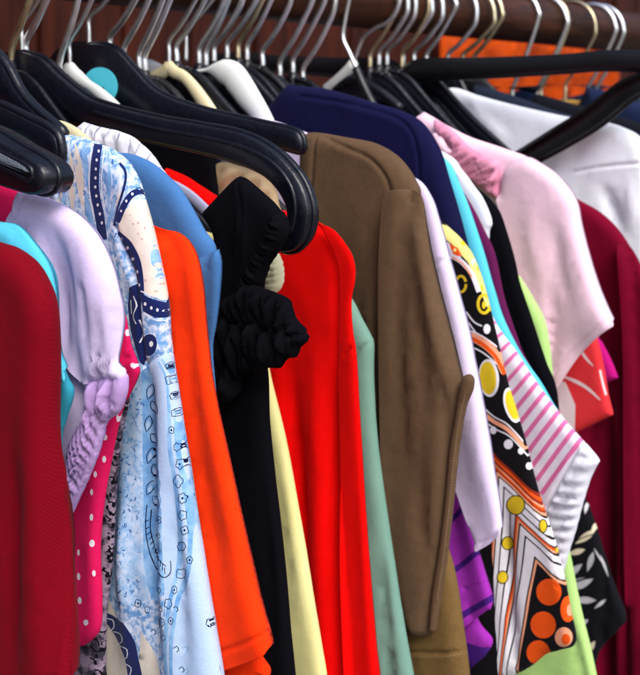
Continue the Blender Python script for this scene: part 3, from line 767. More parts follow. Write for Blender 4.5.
S.append((band([(119,163),(124,170),(125,178),(122,192),(116,212),(114,226)], 2.6), 2)); S.append((band([(117,168),(121,178),(118,194),(113,210)], 1), 5))
# cream near sleeve with navy ribbons
S.append(([(117,228),(124,212),(136,200),(146,196),(152,225),(160,262),(166,300),(160,300),(142,292),(136,268),(126,248)], 1))
for i in range(26): S.append((ell(r2.uniform(128,160), r2.uniform(206,294), r2.uniform(.6,1.3), r2.uniform(.8,1.6), 7), 9))
S.append((band([(139,190),(131,195),(124,205),(117,222)], 6.5), 2)); S.append((ell(132,194,1.4,1.6,8),5)); S.append((ell(126,201,1.2,1.5,8),5)); S.append((ell(121,211,1,1.4,8),5))
S.append((band([(118,232),(128,245),(136,262),(140,285),(141,296)], [4,9,9,8,6]), 2))
for a, b in ((122,239),(128,248),(133,259),(137,272),(139,285)): S.append((ell(a, b, 1.4, 1.8, 10), 5))
S.append(([(129,288),(136,284),(143,292),(141,310),(142,330),(147,352),(142,366),(136,352),(130,330),(127,306)], 2))
S.append((band([(133,296),(136,306),(133,316),(136,324)], 1), 5)); S.append((band([(138,320),(141,333),(139,343)], 1), 5)); S.append((band([(130,300),(131,314)], .9), 5))
S.append(([(141,293),(152,299),(166,303),(168,318),(155,318),(143,311)], 2)); S.append((band([(141,291),(152,296),(166,300)], 1.2), 5)); S.append((band([(143,313),(155,320),(168,320)], 1.1), 5))
for a, b in ((145,304),(151,308),(157,310),(163,311)): S.append((ell(a, b, 1.3, 1.8, 10), 5))
S.append((ell(149,345,8,11,16,.1), 2)); S.append((ell(151,344,2,3,10), 5))
S.append((band([(153,238),(156,244),(152,252),(153,262),(157,270),(155,278)], [2,4,3,4.5,3,1]), 4)); S.append((band([(159,262),(161,272),(158,280)], 2), 4))
# lower part: pale denim, wash strip, leaf strip, ribbon of flowers
S.append(([(148,362),(170,352),(176,392),(186,455),(200,545),(213,625),(224,700),(224,760),(176,760),(170,690),(166,600),(160,480),(154,430)], 3))
S.append(([(118,385),(141,372),(146,420),(142,520),(148,600),(128,606),(104,590),(112,480)], 7))
S.append(([(141,372),(149,366),(154,390),(157,440),(161,520),(166,590),(160,604),(150,600),(143,560),(141,450)], 4))
rib = [(160,360),(168,378),(172,410),(174,450),(181,490),(186,530),(184,570),(176,600),(170,640),(172,700)]
S.append((band(rib, [6,9,12,13,14,13,13,12,10,8]), 4)); S.append((band(rib, [2,3,3,4,4,4,4,3,2,2]), 3))
for i in range(260):
    cy = r2.uniform(388, 604); cx = r2.uniform(114, 141) - (cy-395)*.02; a = r2.uniform(0, 3.1)
    S.append((band([(cx, cy), (cx + 1.6*math.cos(a) + .8, cy + 2*math.sin(a)), (cx + 2.6*math.cos(a), cy + 4.5*math.sin(a))], r2.uniform(.9, 1.5)), 4 if r2.random() < .8 else 8))
for cx, cy, w_, h_, rt in ((149,392,4.5,16,.3),(153,408,4,15,-.4),(147,424,4.5,17,.2),(153,440,4,14,-.5),(149,456,4.5,17,.3),(154,472,4,15,-.3),(149,488,4.5,16,.4),(155,502,4,14,-.5)):
    q, _ = lens(cx, cy, w_, h_, rt, 6); S.append((band(q + [q[0]], .9, False), 6)); q2, _ = lens(cx, cy + 1, w_*.45, h_*.55, rt, 5); S.append((q2, 3))
S.append((band([(146,505),(145,525),(148,548),(155,566),(164,577),(172,572),(172,560)], 1.1), 6)); S.append((band([(150,510),(150,530),(154,548),(160,560),(167,566)], .9), 6))
for i in range(12):
    u_ = i/11; a0 = (148.5 + 17*u_**1.4, 520 + 47*u_**.8); S.append((band([a0, (a0[0] - 4.5 + 5*u_, a0[1] + 2 + 5*u_)], .9, False), 6))
for i, (cx, cy, r) in enumerate(((166,366,4),(169,380,5),(170,396,4.5),(173,413,5),(171,430,4.5),(175,447,5),(178,464,5),(179,481,5.5),(184,498,5),(183,515,5.5),(188,530,5),(184,546,5),(187,560,4.5),(181,573,5),(178,589,4.5),(172,603,4.5),(174,620,4),(210,623,4),(156,520,4),(158,536,3.6),(157,590,4.5),(147,610,4),(135,604,4),(163,622,4))):
    cx += r2.uniform(-3, 3); r *= r2.uniform(.65, 1.15); S.append((flower(cx, cy, r, (5, 4, 6)[i % 3], .75, i*.7), 6)); S.append((ell(cx, cy, 1, 1.3, 7), 4 if i % 2 else 6))
for i in range(16):
    cy = r2.uniform(600, 672); cx = r2.uniform(140, 185); S.append((band([(cx, cy), (cx+3, cy-2), (cx+5, cy+2), (cx+3, cy+4)], .9), r2.choice((6, 4))))
# bottom: cream ground with a navy leaf
S.append(([(99,590),(108,596),(118,625),(136,672),(140,700),(96,700)], 1)); S.append(([(140,632),(150,645),(160,672),(160,700),(138,700)], 1))
S.append((band([(101,612),(112,622),(124,640),(132,662),(136,690)], [5,13,15,14,12]), 2))
for b in ([(105,618),(112,620),(113,628),(108,632)], [(112,632),(119,634),(121,642),(114,646)], [(118,646),(126,650),(126,658),(120,660)], [(124,664),(131,668),(129,676)]): S.append((band(b, .9), 5))
panel('body', Xp, [(54,196,1),(55,165),(60,140),(68,135),(80,137),(98,143),(113,150),(126,162),(134,176),(141,196),(150,228),(158,265),(165,302),(168,345),(176,395),(186,458),(200,548),(213,628),(221,680),(226,720),(236,800),(120,800,1),(-60,800,1),(-60,300,1)],
      [PB, PC, PN, PL, PM, PW, PK, cloth('paisley_sky', (190, 212, 240), (150, 188, 228), weave=.0011, mscale=200, spread=.2), cloth('paisley_deep_blue', (66, 104, 168)), cloth('paisley_rust', (196, 160, 150))], t, T=.009, w=.015, auto=.0025, shapes=S, top_fade=.1,
      folds=[([(140,300),(146,370),(144,450),(150,560),(156,700)], -.008, 8), ([(166,420),(172,520),(182,640),(186,720)], -.006, 7), ([(156,400),(160,520),(168,700)], .004, 6), ([(125,420),(124,560),(128,700)], .005, 9), ([(116,228),(128,262),(136,300)], -.003, 5), ([(110,380),(108,560)], -.004, 6)],
      seams=[[(116,228),(126,255),(136,285),(141,340),(146,368)], [(142,366),(155,358),(168,349)], [(62,137),(58,160),(58,196)]])

# 7 orange sleeve
ORG = cloth('orange_pique', (246, 60, 10), (236, 48, 6), weave=.0016, amt=.3, diag=.6)
ORD = cloth('orange_thread', (205, 40, 6))
t = garment('polo_shirt', .394, 'bright orange polo shirt with a long pique sleeve and stitched hem', 'polo shirt')
panel('body', .394, [(60,180),(110,205),(150,228),(178,240),(190,262),(196,300),(200,350),(206,420),(222,520),(240,600),(256,650),(268,672),(264,690),(270,740)], ORG, t, T=.006, w=.010, mirror=True, auto=.002)
panel('sleeve', .394, [(140,219,1),(152,224),(166,229),(180,233),(191,243),(199,260),(204,288),(207,328),(212,370),(220,412),(231,462),(244,522),(258,582),(268,620),(274,643),(272,652,1),(245,662),(219,671,1),(214,640),(196,520),(176,380),(160,290)], [ORG, ORD], t, base=LAST[0], sew=(19, 24), T=.006, w=.011, off=-.005, auto=.0015, lam=.03,
      folds=[([(185,300),(200,420),(225,540),(240,620)], .003, 9), ([(176,300),(190,440),(206,560)], -.003, 8)], seams=[[(219,652),(245,643),(272,630)]], hem=[(272,652),(245,662),(219,671)],
      shapes=[(d_, 1) for d_ in dashes([(219,649),(245,640),(272,627)])])

# 8 cream and ribbed white necks under the big hanger
t = garment('satin_top', .415, 'cream satin neckline tucked under the big black hanger', 'top')
panel('body', .415, [(57,120,1),(66,122),(80,130),(100,148),(140,180),(175,230),(185,300),(190,420),(200,600)], cloth('cream_satin', (212, 205, 165), rough=.5), t, T=.004, w=.008, mirror=True, auto=.001, neck=False)
t = garment('ribbed_top', .432, 'white ribbed top showing just above the denim-blue fleece', 'top')
panel('body', .432, [(84,122,1),(100,127),(118,131),(132,137),(146,149),(158,164),(172,188),(185,240),(195,330),(205,480),(220,640)], [cloth('white_rib', (226, 224, 236)), cloth('rib_shadow_line', (150, 150, 176))], t, shapes=[(band([(90+k*10,118+k*5),(86+k*10,150+k*5)], 1.1, False), 1) for k in range(9)], T=.005, w=.008, mirror=True, auto=.001, neck=False,  # grey lines paint the shade between the ribs onto the white cloth
      crinkle=[([(70,118),(165,125),(190,200),(90,200)], -.25, .0085, .0014)])

# 9 blue fleece
t = garment('fleece_top', .410, 'denim blue fleece top between the paisley shirt and the black ruffled dress', 'sweatshirt')
FB = cloth('blue_fleece', (74, 120, 174), (62, 108, 162), weave=.0015, amt=.5)
panel('body', .410, [(96,146),(117,152),(132,154),(150,162),(166,175),(180,190),(194,213),(204,231),(214,245),(216,270),(214,300),(211,350),(216,420),(230,560),(250,700)], FB, t, T=.007, w=.014, mirror=True, auto=.001, neck=False, top_fade=.1)
panel('sleeve', .410, [(190,250,1),(199,257),(210,253),(219,249,1),(222,262),(221,287),(217,322),(213,350),(216,400),(205,400,1),(196,330)], FB, t, base=LAST[0], sew=(9, 11), T=.006, w=.010, off=-.004, auto=.001, seams=[])

# 10 black ruffled dress
BC = cloth('black_jersey', (11, 11, 17), (7, 7, 12), weave=.001, sheen=.0, rough=.8, amt=.5)
b_ = BC.node_tree.nodes['Principled BSDF']; b_.inputs['Specular IOR Level'].default_value = .05; b_.inputs['Roughness'].default_value = .9
t = garment('ruffled_dress', .447, 'black jersey dress with gathered ruffle sleeve and pointed strap', 'dress')
Xb = .447
panel('body', Xb, [(203,213,1),(221,194),(236,179),(243,177),(258,189),(276,206),(284,220),(284,235),(276,252),(266,268),(262,290),(262,340),(266,378),(268,430),(275,500),(283,570),(290,640),(295,690),(305,800,1),(0,800,1),(0,340,1),(150,300,1),(213,250)], BC, t, T=.007, w=.010, auto=.003, lam=.02, top_fade=.12,
      folds=[([(240,180),(240,230),(236,290)], .004, 6), ([(232,420),(238,520),(250,680)], .005, 8), ([(256,400),(262,520),(276,680)], -.004, 6)], seams=[[(238,180),(240,215),(238,260)]])
panel('gathered_edge', Xb, [(278,208,1),(285,219),(287,233),(279,250),(268,266),(261,284),(250,296),(240,297),(240,283),(250,262),(262,240),(268,225)], BC, t, T=.006, w=.007, off=-.006, auto=.001, crinkle=[([(232,200),(295,200),(295,305),(232,305)], -1.12, .0032, .0013), ([(232,200),(295,200),(295,305),(232,305)], -1.0, .0070, .0010)], grid=.0011)
panel('gathered_puff', Xb, [(214,320,1),(214,308),(222,300),(236,292),(244,284),(256,286),(270,291),(286,298),(291,308),(294,318),(301,325),(307,335,1),(294,338),(272,334),(248,328),(228,324)], BC, t, T=.0075, w=.012, off=-.009, auto=.002, lam=.014,
      crinkle=[([(205,278),(318,278),(318,345),(205,345)], .10, .0036, .0013), ([(205,278),(318,278),(318,345),(205,345)], .25, .0085, .0016)], grid=.0011)
panel('ruffle', Xb, [(213,324,1),(224,316),(238,321),(252,319),(266,328),(280,326),(296,334),(307,333),(306,342),(299,348),(296,357),(286,359),(280,368),(268,368),(258,376),(248,373),(238,382),(237,392),(229,403),(222,398),(218,382),(213,358)], BC, t, T=.0070, w=.011, off=-.011, auto=.003, lam=.014,
      crinkle=[([(205,318),(318,325),(318,380),(205,410)], -.15, .0036, .0014), ([(205,318),(318,325),(318,410),(205,410)], .20, .0090, .0020)], grid=.0011,
      folds=[([(228,322),(240,345),(244,370)], -.004, 4), ([(256,324),(268,345),(280,362)], -.004, 4), ([(278,330),(290,345),(294,355)], -.003, 3), ([(222,360),(228,395)], -.004, 4)])

# 11 yellow cardigan
YL = cloth('pale_yellow_cotton', (230, 224, 158), (216, 208, 140), weave=.0013, amt=.6)
t = garment('cardigan', .485, 'pale yellow cardigan with a ribbed short cuff, between the black dress and red top', 'cardigan')
panel('body', .485, [(130,190),(180,222),(230,240),(252,262),(260,310),(266,350),(270,378),(285,440),(300,520),(313,600),(326,675),(332,715)], YL, t, T=.006, w=.010, mirror=True, auto=.0015, folds=[([(274,400),(290,520),(306,660)], .003, 5)])
panel('cuff', .485, [(252,248,1),(270,250),(277,253),(281,262),(283,274),(282,285),(276,293),(264,291),(256,285)], cloth('cream_rib', (232, 228, 190)), t, T=.006, w=.008, off=-.004, auto=.0005, crinkle=[([(248,244),(290,244),(290,298),(248,298)], 1.45, .0034, .0010)], grid=.0011)

# 12 red top
RD = cloth('bright_red_jersey', (236, 4, 2), (224, 3, 2), weave=.0012, amt=.4)
t = garment('long_sleeve_top', .512, 'vivid bright red long-sleeved top left of the brown jacket', 'top')
panel('body', .512, [(166,168),(185,176),(202,187),(222,199),(250,207),(280,210),(304,216),(322,225),(336,240),(343,262),(344,300),(342,350),(345,400),(348,480),(352,560),(358,675),(360,710)], RD, t, T=.007, w=.012, mirror=True, neck=False, auto=.004, lam=.03,
      folds=[([(285,330),(292,440),(300,560),(306,700)], -.009, 9), ([(310,300),(318,460),(330,700)], .006, 11), ([(330,330),(334,500),(344,700)], -.004, 6)])
panel('sleeve', .512, [(318,222,1),(334,230),(346,244),(353,256),(356,270),(355,284),(352,300),(353,328),(357,352),(360,400),(365,480),(370,560),(375,640),(379,690),(384,800,1),(350,800,1),(346,650),(342,500),(338,380),(340,300),(339,268),(331,244)], RD, t, base=LAST[0], sew=(15, 22), T=.0035, w=.011, off=-.006, auto=.0025, lam=.02,
      seams=[[(340,356),(348,348),(356,344)]], folds=[([(350,380),(357,500),(366,700)], .004, 6), ([(346,370),(350,480),(356,680)], -.003, 4), ([(352,300),(346,330)], -.003, 4)])
q = smooth_path([onX(a, b, .512) for a, b in [(176,182),(190,188),(204,197),(218,210)]], .004)
vs, fs = tube(None, [(.502, a, b) for a, b in q], .0038, None, None, 8); vs = np.array(vs); vs[:, 0] = .502 + (vs[:, 0]-.502)*.3
link_mesh('ribbon_loop', vs, fs, [cloth('grey_lilac_satin', (178, 180, 212), rough=.4)], t)

t = garment('gap_shade_sheet', .520, 'added black sheet standing in for the shade in the gap under the big hanger, left of the tan collar', 'camisole')  # added black cloth that darkens the gap, standing in for its shade
panel('body', .520, [(140,130),(190,140),(210,148),(214,158),(216,180),(225,230),(260,330),(280,460),(300,650)], BC, t, T=.004, w=.008, mirror=True, neck=False, auto=.001)
# 13 teal, 14 tan
t = garment('linen_top', .527, 'tan beige linen collar showing through the curved end of the big hanger', 'top')
panel('body', .527, [(213,172,1),(217,164),(225,162),(240,166),(258,172),(270,182),(276,194),(280,210),(300,240),(320,300),(330,450),(340,640)], cloth('tan_linen', (186, 162, 128), (160, 136, 104), weave=.0018, mscale=60), t, T=.006, w=.009, mirror=True, neck=False, auto=.001, crinkle=[([(210,158),(285,165),(290,215),(215,200)], .6, .012, .0014)])
t = garment('sage_sweater', .539, 'pale sage green sweater sleeve between the red top and brown jacket', 'sweater')
TL = cloth('sage_knit', (120, 158, 144), (108, 146, 132), weave=.0014)
panel('body', .539, [(180,165),(240,195),(300,240),(338,284),(352,300),(361,318),(370,336),(373,345),(373,380),(377,440),(388,520),(400,600),(413,675),(419,712)], TL, t, T=.007, w=.012, mirror=True, auto=.003, seams=[[(354,356),(362,347),(373,342)]], folds=[([(376,500),(384,600),(392,690)], -.006, 6)])

# 15 brown jacket
BR = cloth('brown_jersey', (100, 78, 58), (92, 71, 53), weave=.001, heather=.3, mscale=220)
BO = cloth('olive_brown_jersey', (118, 92, 54), (106, 82, 48), weave=.001, heather=.3, mscale=220)
BS = cloth('brown_thread', (58, 42, 30)); BT = cloth('pale_brown_thread', (150, 122, 92))
t = garment('jersey_jacket', .567, 'taupe brown jersey jacket with a wide draped sleeve, centre of the row', 'jacket')
panel('body', .567, [(302,210,1),(301,165),(302,140),(308,133),(322,133),(345,137),(375,143),(395,154),(408,168),(416,182),(420,195),(417,230),(416,330),(425,440),(436,520),(448,548),(456,578),(463,630),(469,680),(480,800,1),(200,800,1),(60,800,1),(60,300,1),(200,240,1)], [BR, BO, BT], t, T=.009, w=.016, auto=.0035, lam=.03, top_fade=.1,
      seams=[[(321,134),(340,145),(365,156),(380,168),(388,182),(391,195)], [(317,136),(312,170),(309,215)], [(400,652),(440,653),(470,648)]],
      folds=[([(372,230),(370,340),(374,460),(384,640)], .004, 6), ([(382,220),(380,340),(382,460)], -.007, 5), ([(345,250),(350,400),(360,600)], -.003, 8), ([(362,280),(362,400)], -.003, 4)],
      shapes=[([(405,640),(432,560),(452,540),(480,620),(490,810),(400,810)], 1)] + [(d_, 2) for d_ in dashes([(408,656),(440,657),(469,652)], .6)])
panel('sleeve', .567, [(389,200,1),(393,192),(403,189),(416,190),(423,199),(428,226),(434,256),(442,290),(452,330),(459,358),(464,384),(462,410),(455,470),(449,530),(441,580),(434,632,1),(424,636),(412,628),(402,590),(394,520),(388,420),(385,320),(386,250)], [BR, BS], t, base=LAST[0], sew=(18, 26), T=.007, w=.013, off=-.008, auto=.003, lam=.022,
      folds=[([(396,206),(400,260),(406,340),(412,440),(416,560)], .006, 6), ([(404,208),(414,280),(424,360),(434,460)], -.005, 5), ([(411,205),(424,270),(437,340),(446,420)], .005, 5), ([(392,230),(394,340),(400,460)], -.004, 4), ([(430,330),(444,400),(446,500)], -.005, 5), ([(420,440),(424,540),(424,620)], -.004, 5)], wr=.0005)
panel('placket', .567, [(461,382,1),(464,376),(470,374),(474,379),(473,390),(467,405),(463,425),(458,460),(453,510),(447,560),(440,605),(436,632,1),(429,632,1),(433,590),(440,545),(446,495),(450,450),(456,415)], [BR, BT], t, T=.003, w=.004, off=-.014, auto=.0012, shapes=[(d_, 1) for d_ in dashes([(466,392),(460,418),(454,460),(449,510),(443,560),(437,600)], .5, 1.6, 1.4)], grid=.003)

# 16 lavender tee
LV = cloth('lavender_cotton', (226, 210, 240), (220, 202, 236), weave=.0012, amt=.3)
t = garment('tee_shirt', .594, 'pale lavender T-shirt with a long plain sleeve right of the brown jacket', 't-shirt')
panel('body', .594, [(246,116),(275,121),(300,130),(340,145),(385,160),(410,175),(420,190),(424,230),(426,320),(430,460),(430,600),(430,700)], LV, t, T=.007, w=.012, mirror=True, neck=False, auto=.002)
panel('sleeve', .594, [(400,172,1),(412,176),(424,184),(434,200),(440,218),(450,254),(460,290),(470,330),(478,370),(486,412),(494,460),(500,500),(504,533,1),(492,543),(478,551,1),(467,522),(457,494),(446,462),(430,400),(412,300)], LV, t, base=LAST[0], sew=(15, 20), T=.0045, w=.010, off=-.005, auto=.002, lam=.03, hem=[(504,533),(492,543),(478,551)], seams=[[(434,266),(442,260),(452,256)], [(478,545),(492,537),(503,527)]], folds=[([(462,400),(474,470),(484,540)], .003, 9)])

# 17 purple striped
PU = cloth('purple_cotton', (158, 50, 172), (146, 42, 160), weave=.0012); PUN = cloth('indigo_stripe', (66, 26, 116)); PUT = cloth('purple_thread', (110, 30, 125))
t = garment('striped_sweater', .606, 'purple sweater with dark indigo stripes under the lavender sleeve', 'sweater')
st_ = [(band([(430,535),(452,518),(468,503)], 5), 1), (band([(430,590),(452,572),(480,550)], 5.5), 1), (band([(430,640),(455,620),(496,596)], 6.5), 1)]
panel('body', .606, [(290,130),(360,160),(410,200),(435,260),(445,350),(450,440),(458,520),(468,580),(478,620),(492,640),(486,655),(470,672),(472,700)], [PU, PUN], t, T=.005, w=.009, mirror=True, auto=.002, shapes=[([(400,660),(460,640),(500,650),(500,800),(400,800)], 1)])
panel('sleeve', .606, [(440,440,1),(456,480),(463,500),(471,525),(481,556),(495,602),(493,607,1),(480,616),(462,630,1),(450,560)], [PU, PUN, PUT], t, base=LAST[0], sew=(8, 10), T=.005, w=.008, off=-.004, auto=.0015, shapes=st_ + [(d_, 2) for d_ in dashes([(455,593),(470,586),(489,580)])], hem=[(493,607),(480,616),(462,630)])

# 18 retro print
K = cloth('print_black', (14, 12, 16), weave=.001, sheen=.05, amt=.25); WH = cloth('print_white', (226, 222, 228), weave=.001, amt=.25); YE = cloth('print_yellow', (222, 190, 40), weave=.001, amt=.25)
OG = cloth('print_orange', (232, 84, 22), weave=.001, amt=.25); SA = cloth('print_salmon', (236, 160, 126), weave=.001, amt=.25); BW = cloth('print_rust', (140, 44, 24), weave=.001, amt=.25); PY_ = cloth('print_lemon', (226, 214, 130), weave=.001, amt=.25)
t = garment('retro_print_dress', .624, 'dress in a black, white, orange and yellow retro print of circles and chevrons', 'dress')
S = []
S.append(([(441,224),(452,229),(466,240),(477,258),(486,283),(493,312),(486,306),(479,284),(468,262),(452,244),(441,236)], 6))
S += [(ell(463,243,2,3,8), 3), (ell(473,262,2,3,8), 1), (ell(482,288,2,3.5,8), 3), (ell(478,268,1.3,3,8), 3)]
S.append(([(444,240),(454,246),(464,262),(456,258),(444,250)], 2)); S.append(([(449,243),(458,248),(462,256),(454,256)], 4)); S.append((ell(455,250,1.6,2,8), 1+5))
S.append((band([(450,255),(462,262),(472,274),(479,292)], 5), 1)); S.append((band([(452,257),(463,264),(472,277)], 1.8), 5))
def ring(cx, cy, rx, ry, w_): return band(ell(cx, cy, rx, ry, 22), w_, False)
S += [(ring(461,284,5,8,2.6), 3), (ring(484,304,6,9,3), 3), (ell(484,305,2,4,8), 3), (band([(466,312),(474,322),(482,326)], 1.6), 2), (ell(487,329,3.6,5,14), 2), (band([(468,322),(478,335),(490,343)], 1.4), 2)]
S += [(band([(466,334),(482,342),(496,354),(506,372)], 9), 5), (band([(466,336),(482,344),(496,357),(505,374)], 4), 4), (band([(466,345),(482,352),(497,364)], 1.5), 2), (band([(466,329),(482,336),(498,347)], 1.5), 2)]
S += [(ell(489,378,10.5,19,24,-.08), 2), (ell(488,378,8.6,16.5,24,-.08), 3), (ell(513,405,8,18,24,-.25), 2), (ell(513,405,6,15,24,-.25), 3)]
S += [(band([(480,404),(494,416),(508,424),(524,442)], 1.4), 2), (band([(480,410),(494,421),(508,429),(526,449)], 4), 5), (band([(480,417),(495,428),(510,436),(528,456)], 1.4), 2)]
for a, b, r in ((494,430,3.4),(509,444,4.3),(521,451,3),(529,466,3.3),(539,474,3.2)): S.append((ell(a, b, r, r*1.15, 14), 2))
# nested chevrons
A0, A1 = np.array((488., 446.)), np.array((538., 567.)); L0, L1 = np.array((474., 700.)), np.array((516., 700.)); C0, C1 = np.array((560., 512.)), np.array((584., 604.))
def chev(t_): return (L0*(1-t_)+L1*t_, A0*(1-t_)+A1*t_, C0*(1-t_)+C1*t_)
seq = [(.0,6),(.07,4),(.11,1+6),(.13,4)]
cols = [(.00,5+2),(.045,4),(.085,5+2),(.125,5),(.15,4),(.18,5+2),(.205,5),(.235,1+7),(.257,2),(.325,1+7),(.347,2),(.45,1+7),(.475,2),(.55,1+7),(.57,4),(.60,5),(.63,1+7),(.655,2),(.735,1+7),(.76,2),(.91,1+7),(.935,5),(.97,1+7)]
MI = {5+2: 7, 1+7: 8}
for i, (t0, ci) in enumerate(cols):
    a = chev(t0); S.append(([tuple(a[0]), tuple(a[1]), tuple(a[2]), (640, 560), (640, 720), (480, 720)], {7: 7, 8: 0}.get(ci, ci)))
S.append(([(538,569),(584,610),(584,720),(516,720)], 0))
S += [(ell(549,592,12.5,13.5,26), 4), (ell(543,625,13,13.5,26), 4), (ell(538,653,12,12.5,26), 4), (ell(568,609,7.5,13,22), 4), (ell(570,610,3,6,12), 5), (ell(564,637,9,10,22), 5), (ell(566,639,4.5,5.5,14), 4)]
for a, b, rx, ry in ((516,505,8.4,9),(508,543,5,6),(503,577,4.6,5.6),(543,526,3.4,6),(559,548,2.6,5)): S += [(ell(a, b, rx+1.1, ry+1.1, 20), 0), (ell(a, b, rx, ry, 20), 3)]
S.append(([(470,470),(488,500),(494,560),(496,620),(503,700),(470,700)], 0))
S = [(p_, {1: 2}.get(k_, k_) if False else k_) for p_, k_ in S]
# material order: 0 black 1 white' 2 white 3 yellow 4 orange 5 salmon 6 lemon 7 rust
panel('body', .624, [(330,150),(390,185),(430,212),(447,226),(460,238),(472,254),(482,279),(489,305),(497,340),(506,378),(516,411),(527,450),(538,490),(548,520),(556,545),(564,576),(570,608),(576,642),(560,650),(545,655),(530,667),(505,680,1),(480,800,1),(300,800,1),(80,800,1),(80,300,1),(200,200,1)],
      [K, WH, WH, YE, OG, SA, PY_, BW], t, T=.007, w=.012, auto=.0025, lam=.035, shapes=S, top_fade=.08, folds=[([(500,480),(506,560),(512,660)], -.004, 6), ([(520,440),(545,530),(560,620)], .003, 9)])

# 19 navy top
t = garment('navy_top', .641, 'dark navy blue top behind and above the brown jacket', 'top')
panel('body', .641, [(288,84,1),(300,86),(322,88),(350,95),(376,103),(400,110),(418,119),(431,134),(441,153),(449,180),(458,210),(466,240),(474,268),(482,300),(490,380),(500,500),(520,700)], cloth('navy_jersey', (20, 20, 62), (16, 16, 50), weave=.0012), t, T=.009, w=.015, zb=-.345, mirror=True, neck=False, auto=.001, seams=[[(300,96),(340,102),(380,112),(405,124),(416,145),(420,180)]])

# 20 pink and white striped top
SW = cloth('stripe_white', (232, 222, 236), weave=.0012); SP = cloth('stripe_pink', (222, 110, 165), weave=.0012)
t = garment('striped_shirt', .662, 'white top with slanting pink stripes and a ribbed white band at its corner', 'top')
S = []
for k in range(14):
    u_ = k/13; a = np.array((489 + 57*u_, 326 + 182*u_)); b = np.array((503 + 97*u_, 316 + 116*u_)); c = a*.5 + b*.5 + np.array((-1.2, 1.6))
    S.append((band([tuple(a), tuple(c), tuple(b)], 3.1 + 1.6*min(1, u_*2)), 1))
S.append(([(542,512),(576,452),(590,436),(640,460),(600,620),(560,600)], 2))
panel('body', .662, [(400,190),(450,240),(475,285),(490,312),(500,330),(515,350),(530,373),(545,394),(560,414),(575,432),(590,448),(600,461,1),(592,476),(584,500),(576,530),(568,556),(560,590),(556,640,1),(480,640,1),(300,640,1),(300,240,1)], [SW, SP, cloth('ribbed_band_white', (226, 226, 238), weave=.002, amt=.4)], t, grid=.0028, T=.006, w=.010, auto=.0015, shapes=S,
      crinkle=[([(545,512),(578,450),(600,455),(596,480),(570,570),(556,600)], 1.25, .0080, .0016)], seams=[[(546,508),(562,478),(578,448)]])

# 21 turquoise, maroon, white, black slivers
t = garment('turquoise_top', .682, 'turquoise top visible as a thin bright edge right of the navy top', 'top')
panel('body', .682, [(400,125),(430,145),(444,158),(452,167),(462,190),(470,211),(478,235),(486,262),(494,290),(503,318),(520,352),(540,381),(552,402),(565,424),(567,450),(566,520),(562,600),(565,700)], cloth('turquoise_cotton', (90, 200, 226)), t, T=.006, w=.010, zb=-.345, mirror=True, auto=.001)
t = garment('maroon_top', .690, 'plum maroon top, a narrow wedge below the small white strap', 'top')
panel('body', .690, [(440,160),(462,190),(475,212),(483,228),(492,246),(497,262),(505,300),(520,345),(540,400),(545,520),(555,700)], cloth('plum_jersey', (92, 24, 72)), t, T=.005, w=.008, zb=-.345, mirror=True, auto=.001)
t = garment('white_camisole', .696, 'small white camisole strap beside the turquoise edge', 'camisole')
panel('body', .696, [(440,150),(462,170),(474,186),(482,197),(489,212),(492,224),(489,238),(492,300),(510,400),(530,600)], cloth('white_jersey', (226, 226, 236)), t, T=.005, w=.008, zb=-.345, mirror=True, auto=.001)
t = garment('jersey_vest', .704, 'plain black top, a dark curved stripe left of the lime green one', 'top')
panel('body', .704, [(440,150),(468,180),(484,193),(491,200),(500,213),(507,234),(514,258),(520,285),(532,320),(545,360),(558,400),(560,500),(570,700)], BC, t, T=.006, w=.009, zb=-.345, mirror=True, auto=.001)
t = garment('lime_top', .724, 'lime green top curving out under the pale pink shirt', 'top')
panel('body', .724, [(440,190),(470,226),(492,252),(505,261),(520,278),(534,300),(544,320),(549,345),(552,372),(554,400),(556,440),(562,490),(566,530),(573,570),(581,610),(590,650),(599,695),(604,730)], cloth('lime_cotton', (180, 218, 134), (170, 210, 122), weave=.0012), t, T=.007, w=.012, mirror=True, auto=.0015, folds=[([(560,600),(572,640),(584,690)], -.004, 6)])

# 22 pale pink shirt
PP = cloth('pale_pink_cotton', (253, 212, 226), (248, 204, 226), weave=.0014, mscale=12)
RP = cloth('rose_satin', (206, 118, 150), (226, 160, 186), weave=.0014, mscale=50, rough=.6)
t = garment('pink_shirt', .764, 'pale pink short-sleeved shirt with a rose satin trim at its collar', 'shirt')
panel('body', .764, [(424,112),(436,119),(450,127),(470,137),(500,147),(528,157),(545,168),(556,190),(560,230),(558,300),(554,370),(552,440),(560,600),(575,700)], PP, t, T=.007, w=.012, mirror=True, neck=False, auto=.002, top_fade=.1, zb=-.42)
panel('sleeve', .764, [(500,200,1),(506,170),(526,157),(542,163),(558,174),(571,189),(579,204),(583,225),(591,255),(600,284),(610,309),(618,325,1),(602,336),(578,358),(553,396,1),(550,350),(540,310),(522,275)], PP, t, base=LAST[0], sew=(13, 18), T=.006, w=.013, off=-.006, auto=.003, lam=.03, hem=[(618,325),(602,336),(578,358),(553,396)],
      folds=[([(535,190),(530,240),(545,310)], .004, 10), ([(556,200),(560,270),(575,330)], -.005, 9), ([(572,215),(584,270),(598,320)], .003, 8)], seams=[[(548,378),(573,350),(598,328),(613,315)]])
panel('rose_trim', .764, [(434,119,1),(444,124),(456,133),(468,146),(484,155),(498,163),(500,182),(500,201,1),(490,195),(478,186),(466,180),(456,172),(448,160),(444,152),(452,150),(446,140),(436,136)], RP, t, T=.004, w=.006, off=-.008, auto=.002, lam=.012, crinkle=[([(430,115),(505,150),(505,205),(440,165)], .9, .0095, .0020), ([(430,115),(505,150),(505,205),(440,165)], 1.1, .0045, .0009)], grid=.0016)
